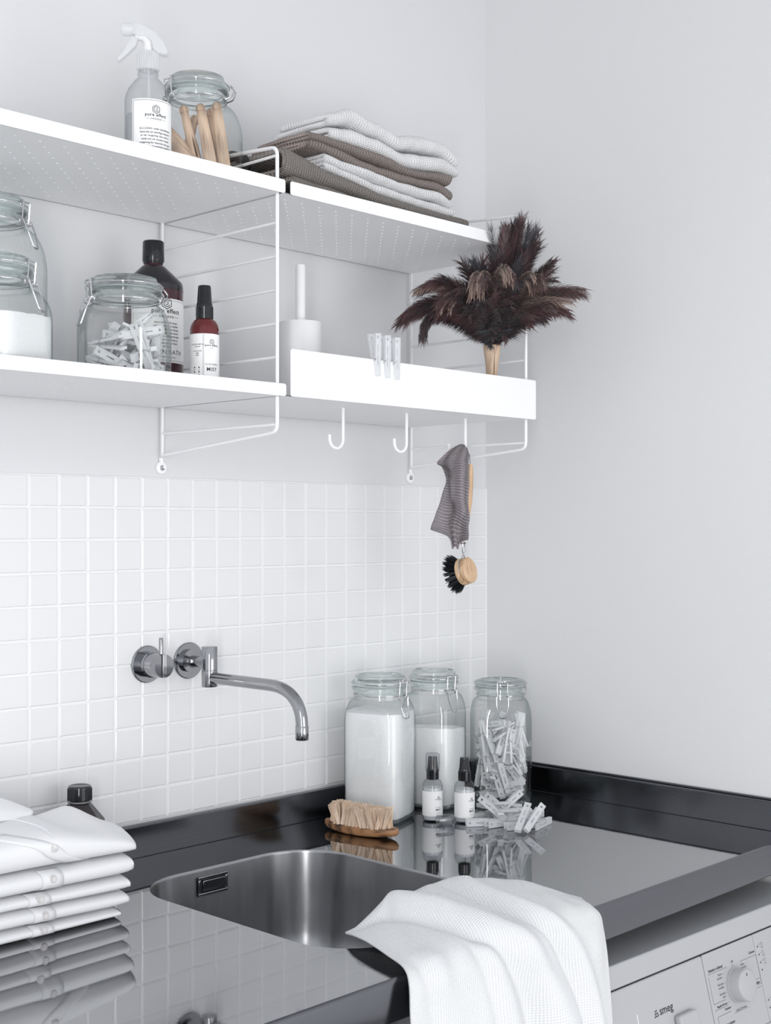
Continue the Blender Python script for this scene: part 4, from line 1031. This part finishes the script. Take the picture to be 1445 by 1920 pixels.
shirt(Z5[0], up_(Z5[1], -g_), -1.186, 'bottom folded white shirt of the stack, resting on the steel', -1.3150, .9120, 1)
shirt(Z5[1], up_(Z5[2], -g_), -1.172, 'folded white shirt second from the bottom, button in its front fold', -1.3125, .9315, 2)
shirt(Z5[2], up_(Z5[3], -g_), -1.170, 'folded white shirt in the middle of the stack, small button near its top seam', -1.3200, .9560, 3)
shirt(Z5[3], up_(Z5[4], -g_), -1.164, 'folded white shirt second from the top, thick squared right edge', -1.3000, .9800, 4)
def tophi(x, y):
    k = max(0, min(1, (y-SF)/(-.11-SF)))
    zf = 1.010+.030*max(0, min(1, (-1.16-x)/.13))**.8
    zbk = lerp_tab([(-1.40, 1.060), (-1.27, 1.052), (-1.24, 1.037), (-1.18, 1.047), (-1.12, 1.012), (-1.09, .990), (-1.05, .975)], x)
    return zf+(zbk-zf)*k*k*(3-2*k)
rt_, ST, so = shirt(Z5[4], tophi, -1.160, 'top folded white shirt with open collar and pearly button', -1.2980, 1.0225, 5, True)
f = net([[(-1.46, -.150, 1.094), (-1.38, -.150, 1.092), (-1.315, -.155, 1.078), (-1.262, -.170, 1.052)], [(-1.47, -.185, 1.088), (-1.39, -.190, 1.080), (-1.325, -.190, 1.064), (-1.262, -.176, 1.0485)], [(-1.48, -.215, 1.070), (-1.40, -.215, 1.062), (-1.34, -.205, 1.052), (-1.275, -.180, 1.044)]])
o = grid('collar', lambda u, v: f(u, v)-so, 24, 12, M['shirt'], rt_, (.2, .05), .0022)
def seamline(pts):
    b = MB(); fpts = [catmull([Vector(p) for p in pts], i/24) for i in range(25)]; b.tube([p-so for p in fpts], .0007, 6); return b.build('seam', M['seam'], rt_)
seamline([(-1.42, -.155, 1.062), (-1.36, -.19, 1.060), (-1.325, -.225, 1.057), (-1.300, -.262, 1.047), (-1.294, -.285, 1.034)])

# ---------------------------------------------------------------- white towel over the front edge
rows = [
 [(-1.030, -.6000, .9060), (-.945, -.590, .9080), (-.860, -.580, .9100), (-.770, -.578, .9120), (-.700, -.600, .9090), (-.668, -.655, .9065), (-.664, -.735, .9060)],
 [(-1.040, -.6250, .9110), (-.955, -.615, .9300), (-.885, -.606, .9390), (-.805, -.604, .9370), (-.745, -.640, .9320), (-.710, -.695, .9260), (-.684, -.748, .9120)],
 [(-1.052, -.6650, .9130), (-.985, -.650, .9290), (-.915, -.640, .9360), (-.840, -.640, .9340), (-.780, -.675, .9330), (-.735, -.722, .9260), (-.694, -.762, .9120)],
 [(-1.068, -.7150, .9110), (-1.005, -.705, .9240), (-.935, -.695, .9270), (-.860, -.695, .9250), (-.798, -.715, .9260), (-.742, -.748, .9220), (-.692, -.772, .9080)],
 [(-1.082, -.7560, .9080), (-1.020, -.755, .9150), (-.948, -.752, .9160), (-.872, -.752, .9140), (-.805, -.762, .9150), (-.745, -.776, .9120), (-.686, -.780, .8980)],
 [(-1.088, -.7700, .8930), (-1.028, -.776, .8960), (-.952, -.778, .8960), (-.875, -.778, .8950), (-.806, -.784, .8940), (-.742, -.790, .8900), (-.683, -.782, .8800)],
 [(-1.090, -.7740, .8550), (-1.030, -.782, .8560), (-.955, -.790, .8560), (-.877, -.788, .8550), (-.806, -.796, .8540), (-.738, -.800, .8500), (-.682, -.788, .8450)],
 [(-1.088, -.7760, .8000), (-1.030, -.786, .8000), (-.955, -.800, .8000), (-.877, -.796, .8000), (-.804, -.812, .8000), (-.735, -.806, .7950), (-.682, -.793, .8000)],
 [(-1.084, -.7780, .7200), (-1.028, -.790, .7200), (-.953, -.808, .7200), (-.876, -.806, .7200), (-.803, -.826, .7200), (-.732, -.812, .7200), (-.676, -.795, .7200)],
 [(-1.080, -.7780, .6400), (-1.026, -.792, .6400), (-.951, -.812, .6400), (-.875, -.812, .6400), (-.802, -.834, .6400), (-.730, -.818, .6400), (-.672, -.798, .6400)],
]
rows = [r for r in rows]
fn = net(rows)
def tow(u, v):
    p = fn(u, v); e = .004
    du = fn(min(1, u+e), v)-fn(max(0, u-e), v); dv = fn(u, min(1, v+e))-fn(u, max(0, v-e)); n_ = dv.cross(du).normalized()
    if n_.y > 0 and abs(n_.y) > abs(n_.z): n_ = -n_
    if n_.z < 0 and abs(n_.z) > abs(n_.y): n_ = -n_
    h = 0
    def ridge(c0, c1, c2, wd, amp, va=0, vb=1):
        c = c0*(1-v)**2+2*c1*v*(1-v)+c2*v*v; q_ = (u-c)/wd
        w_ = min(1, max(0, (v-va)/.08))*min(1, max(0, (vb-v)/.08+.3))
        return amp*w_*(math.exp(-q_*q_*2)-.55*math.exp(-((u-c+wd*1.25)/(wd*.55))**2*2))
    h += ridge(.05, .62, .66, .085, .017, .05)
    h += ridge(.42, .78, .84, .060, .013, .10)
    h += ridge(.20, .40, .45, .05, .006, .45)
    h += ridge(-.05, .22, .20, .06, .005, .4)
    h += .0045*noise.noise(Vector((u*5, v*2.2, 3)))+.0022*noise.noise(Vector((u*13, v*6, 8)))+.0018*math.sin(u*46+v*5)*min(1, v*1.6)*noise.noise(Vector((u*4, v*3, 1)))*1.5
    edge = min(1, u/.06)*min(1, (1-u)/.05)*min(1, v/.06+.15)
    return p+n_*(h*edge+.002)
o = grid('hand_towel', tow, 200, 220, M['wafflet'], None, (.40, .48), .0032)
tag(o, 'crumpled white textured towel draped over the front edge of the worktop beside the sink', 'towel')

# ---------------------------------------------------------------- knitted cloth on the third hook
KP = .00104
hk = Vector((-.3537, -.2409, 1.6260))
def K(u, v, t): return hk+rv*((u-871.5)*KP)-fv*(t+.008)+Vector((0, 0, -(v-845)*KP))
krows = [
 [(862, 842, .000), (863, 842, .004), (864, 842, .009), (866, 843, .013), (868, 844, .010), (870, 846, .006), (872, 848, .002)],
 [(840, 855, .004), (847, 853, .012), (854, 851, .019), (862, 850, .024), (868, 851, .018), (872, 854, .012), (875, 858, .006)],
 [(819, 873, .010), (830, 874, .006), (843, 868, .020), (856, 864, .030), (863, 866, .026), (870, 868, .018), (876, 872, .008)],
 [(826, 880, -.006), (838, 884, -.008), (846, 892, .014), (853, 888, .030), (862, 888, .026), (870, 890, .016), (876, 894, .006)],
 [(836, 905, -.006), (842, 908, -.004), (846, 912, .014), (853, 912, .028), (863, 913, .024), (869, 914, .012), (875, 916, .004)],
 [(830, 930, .004), (840, 934, .012), (845, 938, .018), (852, 940, .026), (863, 942, .020), (869, 944, .008), (875, 946, .002)],
 [(822, 955, .008), (838, 960, .018), (850, 958, .006), (856, 962, .020), (864, 966, .016), (871, 970, .014), (877, 972, .004)],
 [(812, 982, .010), (834, 990, .022), (843, 988, .004), (850, 990, .014), (857, 992, .000), (866, 996, .004), (877, 1000, .010)],
 [(807, 999, .010), (838, 1012, .024), (846, 1034, .006), (852, 1030, .016), (857, 1035, -.002), (864, 1021, .002), (876, 1018, .010)],
]
fk = net([[K(*p) for p in r] for r in krows])
o = grid('knitted_cloth', lambda u, v: fk(u, v)+Vector((.0015, -.0015, 0))*noise.noise(Vector((u*9, v*9, 2))), 90, 130, M['knit'], None, (.16, .22), .0022)
tag(o, 'grey lilac ribbed knitted dishcloth draped on the right-hand hook over the brush handle', 'dishcloth')

# ---------------------------------------------------------------- feather duster
FD = thing('feather_duster', 'dark plum ostrich feather duster standing handle down in the tray shelf', 'feather duster', (-.3080, -.2700, 1.6828))
mb = MB(); mb.lathe([(0, 0), (.0120, 0), (.0135, .004), (.0118, .045), (.0112, .085), (.0125, .105), (.0160, .130), (.0172, .140), (.0165, .1415), (0, .1420)], 28); mb.build('wooden_handle', M['duskwood'], FD, 50)
mb = MB(); mb.tube([tuple(rv*.004+tw*.0118+up*.030), tuple(rv*.003+tw*.0114+up*.085), tuple(rv*.004+tw*.0150+up*.125), tuple(rv*.003+tw*.0172+up*.138)], .00035, 5); mb.build('wood_crack', M['pegslot'], FD)
rf = random.Random(21)
HB = up*.137
def F(dx, dy, t): return HB+rv*(dx*.00104)+up*(dy*.00104)+tw*t
def feather(p0, p1, p2, p3, bl, m, n=80, curl=.5, roll=0, wid=.0011, seed=0):
    r = random.Random(seed)
    def P(t): s = 1-t; return p0*s**3+p1*3*s*s*t+p2*3*s*t*t+p3*t**3
    mb = MB(); al = []
    qn = 9; q0 = len(mb.v); mb.tube([P(i/(qn-1)) for i in range(qn)], [.0011*(1-.75*i/(qn-1)) for i in range(qn)], 4, caps=False); al += [0.0]*(len(mb.v)-q0)
    for i in range(n):
        t = .10+.90*(i+r.random())/n; p = P(t); tg = (P(min(1, t+.01))-P(max(0, t-.01))).normalized()
        ref = (Matrix.Rotation(roll, 3, tg) @ (-fv)); sd = tg.cross(ref).normalized(); nn_ = sd.cross(tg)
        env = bl*(.35+.65*math.sin(min(1, t*1.15)*PI*.85+.15))*r.uniform(.75, 1.12)
        if t > .93: env *= .85
        for s in (-1, 1):
            fw = .75+.75*t
            d = (sd*s*(1.05-.45*t)+tg*fw+nn_*r.uniform(-.26, .26)+Vector((r.uniform(-.1, .1), r.uniform(-.1, .1), r.uniform(-.1, .1)))).normalized()
            c1 = p+d*env*.4; c2 = c1+(d+tg*.15+Vector((0, 0, -curl*.5))).normalized()*env*.35; c3 = c2+(d+Vector((0, 0, -curl))).normalized()*env*.30
            wv = d.cross(nn_+Vector((.01, 0, 0))).normalized() if r.random() < .5 else nn_
            k0 = len(mb.v); vs = []
            for q_, w_ in ((p, wid), (c1, wid*.9), (c2, wid*.6), (c3, wid*.12)): vs += [q_-wv*w_*.5, q_+wv*w_*.5]
            mb.add(vs, [(0, 1, 3, 2), (2, 3, 5, 4), (4, 5, 7, 6)])
            jt = r.uniform(-.1, .1); al += [t*.55+jt, t*.55+jt, t*.55+.18+jt, t*.55+.18+jt, t*.55+.34+jt, t*.55+.34+jt, t*.55+.5+jt, t*.55+.5+jt]
    o = mb.build('feather', m, FD, None)
    at = o.data.attributes.new('along', 'FLOAT', 'POINT')
    for i, a in enumerate(al): at.data[i].value = max(0, min(1, a))
    return o
cl = [ # tip, second control, count, spread, toward at tip, barb, materials, curl
 ((40, 215), (30, 140), 9, 10, .085, .042, ('f2', 'f1', 'f1', 'f4'), .05),
 ((12, 205), (12, 140), 6, 11, .085, .042, ('f2', 'f1'), .05),
 ((68, 200), (50, 135), 6, 11, .085, .040, ('f1', 'f4', 'f2'), .2),
 ((10, 190), (8, 130), 9, 22, .085, .040, ('f1', 'f4', 'f2'), .1),
 ((62, 165), (48, 120), 9, 18, .085, .038, ('f1', 'f2', 'f1'), .15),
 ((-38, 140), (-25, 115), 9, 22, .08, .040, ('f2', 'f1', 'f4'), .3),
 ((-85, 105), (-55, 100), 9, 20, .06, .040, ('f1', 'f2', 'f3'), .6),
 ((-134, 100), (-75, 138), 9, 10, .04, .036, ('f2', 'f1', 'f3'), .7),
 ((-170, 46), (-100, 112), 12, 13, .03, .044, ('f2', 'f2', 'f1'), .9),
 ((-128, 10), (-128, 90), 6, 9, .04, .026, ('f1', 'f1', 'f2'), 1.2),
 ((-95, 62), (-50, 80), 11, 20, .06, .040, ('f2', 'f1', 'f2'), .9),
 ((-55, 50), (-30, 60), 9, 20, .06, .036, ('f2', 'f1', 'f2'), .8),
 ((106, 150), (70, 120), 6, 12, .05, .026, ('f1', 'f1', 'f2'), .4),
 ((155, 88), (90, 115), 11, 14, .05, .034, ('f3', 'f2', 'f2'), .6),
 ((125, 62), (75, 85), 11, 20, .06, .040, ('f2', 'f2', 'f3'), .9),
 ((85, 45), (45, 60), 9, 20, .06, .036, ('f2', 'f1', 'f2'), .8),
 ((90, 115), (60, 105), 9, 20, .07, .038, ('f1', 'f2', 'f3'), .6),
 ((-34, 80), (-28, 160), 8, 16, .13, .028, ('f3', 'f3', 'f2'), 1.1),
 ((20, 95), (14, 165), 7, 14, .14, .026, ('f3', 'f2', 'f3'), 1.1),
 ((75, 95), (58, 150), 7, 16, .12, .026, ('f3', 'f2'), 1.1),
 ((-95, 55), (-75, 125), 6, 14, .09, .026, ('f3', 'f2'), 1.0),
 ((0, 90), (0, 60), 14, 45, .07, .040, ('f1', 'f2', 'f1'), .6),
 ((10, 130), (5, 90), 12, 36, .08, .040, ('f1', 'f4', 'f1'), .4),
 ((0, 22), (0, 26), 16, 34, .035, .022, ('f2', 'f4', 'f2'), .6),
]
kf = 0
for tip, md, cnt, sp, tf, bl, ms, cu in cl:
    for i in range(cnt):
        j = lambda s: rf.uniform(-s, s)
        ph = rf.uniform(0, 2*PI); p0 = HB+rv*(.009*math.cos(ph))+tw*(.009*math.sin(ph))+up*rf.uniform(-.002, .004)
        tp = F(tip[0]+j(sp), tip[1]+j(sp*.8), tf+j(.022))
        m2 = F(md[0]+j(sp*.7), md[1]+j(sp*.6), tf*.8+j(.018)); m1 = p0.lerp(m2, .4)+up*.012
        # keep clear of the shelf above: nothing leans back over it
        feather(p0, m1, m2, tp, bl*rf.uniform(.85, 1.15), M[ms[i % len(ms)]], 125 if bl > .023 else 60, cu, rf.uniform(-.9, .9), seed=kf); kf += 1
FD.location.y -= .0

# ---------------------------------------------------------------- tumble dryer
DR = thing('tumble_dryer', 'white tumble dryer with round dial standing under the right end of the worktop', 'dryer', (-.6553, -.7619, .805), -.0288); DR.scale = (1.055, 1.055, 1.035)
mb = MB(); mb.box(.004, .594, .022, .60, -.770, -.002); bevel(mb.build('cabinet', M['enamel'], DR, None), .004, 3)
mb = MB(); mb.box(0, .598, .0, .60, -.006, 0); bevel(mb.build('top_panel', M['enamelshade'], DR, None), .002, 2)
s_ = .24; th = math.atan(s_)
FM = basis((1, 0, 0), (0, -math.sin(th), -math.cos(th)), (0, -math.cos(th), math.sin(th)), (0, 0, 0)) # x, down, outward
FZ = basis((1, 0, 0), (0, math.sin(th), math.cos(th)), (0, -math.cos(th), math.sin(th)), (0, 0, 0))
def fas(name, x0, x1, d0, d1, n0, n1, m, parent, bev=0):
    b = MB(); b.box(x0, x1, -d1, -d0, n0, n1, FZ); o = b.build(name, m, parent, None)
    if bev: bevel(o, bev, 3)
    return o
fas('top_rim', -.001, .599, 0, .0335, -.020, 0, M['enamel'], DR, .003)
fas('dark_gap', .001, .597, .030, .040, -.022, -.0022, M['gap'], DR)
fas('drawer_front', -.003, .2508, .0352, .175, -.022, .0005, M['enamel'], DR, .003)
cp = fas('control_panel', .2522, .4020, .0352, .175, -.022, .0003, M['enamel'], DR, .0015)
fas('button_panel', .4034, .600, .0352, .175, -.022, .0003, M['enamel'], DR, .0015)
fas('lower_front', -.003, .600, .176, .76, -.05, -.002, M['enamel'], DR, .003)
def finger(b, x, d, w_, h, m, dep): pass
hd2 = fas('drawer_handle', .150, .198, .102, .170, .0005, .0125, M['enamel'], DR, .004)
mb = MB(); mb.box(.0635, .0645, -.172, -.078, .0004, .0009, FZ); mb.build('drawer_line', M['label'], DR, None)
# knob
kc = Vector((.3290, -.0985, 0)); mb = MB(); km = FZ @ Matrix.Translation(kc)
mb.lathe([(.0275, .0003), (.0275, .003), (.0260, .0032), (.0252, .020), (.0240, .0222), (.0225, .0228), (0, .0228)], 44, mtx=km); kn = mb.build('dial', M['enamel'], cp, 40)
mb = MB(); 
mb.add([km @ Vector((.0004+.0012*math.cos(2*PI*k/14), .0165+.0026*math.sin(2*PI*k/14), .0231)) for k in range(14)], [tuple(range(14))]); mb.build('dial_mark', M['ink'], kn, None)
pr_ = MB()
def prt(s, x, d, size, align='CENTER', bold=.0):
    vs, fs = text_geo(s, size, align, bold); pr_.add([FZ @ Vector((a+x, b-d, .0008)) for a, b in vs], fs)
def lin(x0, x1, d0, d1): 
    pr_.add([FZ @ Vector(p) for p in ((x0, -d1, .0007), (x1, -d1, .0007), (x1, -d0, .0007), (x0, -d0, .0007))], [(0, 1, 2, 3)])
tk = .0004
prt('Sintetici e delicati', .2600, .0640, .0058, 'LEFT', .0001); lin(.258, .312, .0665, .0665+tk)
prt('Cotone', .3985, .0622, .0058, 'RIGHT', .0001); lin(.352, .400, .0665, .0665+tk); lin(.400, .400+tk, .0665, .112); lin(.258-tk, .258, .0705, .112); lin(.258, .292, .112, .112+tk); lin(.385, .400, .112, .112+tk)
prt('Off', .3290, .0635, .0048); prt('o', .3290, .0690, .0048)
for i, (a, b_) in enumerate((('Extra', 'asciutto'), ('Asciutto', 'armadio'), ('Asciutto', 'stiro'))):
    d_ = .0745+i*.0145; prt(a, .294, d_, .0046, 'RIGHT'); prt(b_, .294, d_+.0052, .0046, 'RIGHT'); lin(.2955, .3005, d_-.001, d_-.0007)
for i, (a, b_, x_) in enumerate((('Extra', 'asciutto', .352), ('Asciutto', 'armadio', .359), ('Asciutto', 'stiro', .362))):
    d_ = .0735+i*.0130; prt(a, x_, d_, .0046, 'LEFT'); prt(b_, x_, d_+.0050, .0046, 'LEFT')
prt('Rapido 40 min.', .2945, .1195, .0048, 'RIGHT', .0001); lin(.2955, .3010, .118, .1183)
prt('Outdoor', .302, .1275, .0048, 'RIGHT', .0001); prt('Caldo 20 minuti', .3290, .1365, .0048); lin(.308, .350, .1375, .1378)
prt('Misti', .3955, .1110, .0056, 'RIGHT', .0001); lin(.384, .398, .1030, .1034); lin(.384, .398, .1165, .1169)
lin(.258, .296, .1215, .1219); prt('Programmi a tempo', .2600, .1500, .0056, 'LEFT', .0001); lin(.262, .300, .1320, .1324); lin(.262-tk, .262, .1320, .1450)
pr_.build('lettering', M['ink'], cp, None)
pr_ = MB()
for i, d_ in enumerate((.0560, .0690, .0815, .0935, .1420, .1540)):
    pr_.add([FZ @ Vector((.4105+.0014*math.cos(2*PI*k/10), -d_+.0014*math.sin(2*PI*k/10), .0008)) for k in range(10)], [tuple(range(10))])
    if i == 3: continue
    lin(.4130, .4190, d_-.0025, d_-.0022)
    x_ = .4205
    for a in ((x_, x_+.0055, d_-.004, d_-.0036), (x_, x_+.0055, d_+.004, d_+.0044), (x_, x_+.0004, d_-.004, d_+.004), (x_+.0051, x_+.0055, d_-.001 if i % 2 else d_-.004, d_+.004)): lin(*a)
pr_.build('button_marks', M['ink'], DR, None)
pr_ = MB(); prt('smeg', .1180, .0925, .0170, 'LEFT', .0002)
for i, (a, b_) in enumerate(((0, 0), (.0028, .0012), (.0056, 0), (.0084, .0012), (.0014, .0040), (.0044, .0048), (.0076, .0040), (.0024, .0078), (.0058, .0082))):
    r2 = .0013; pr_.add([FZ @ Vector((.1055+a+r2*math.cos(2*PI*k/10), -.0925+b_+r2*math.sin(2*PI*k/10), .0008)) for k in range(10)], [tuple(range(10))])
pr_.build('maker_lettering', M['ink'], DR, None)
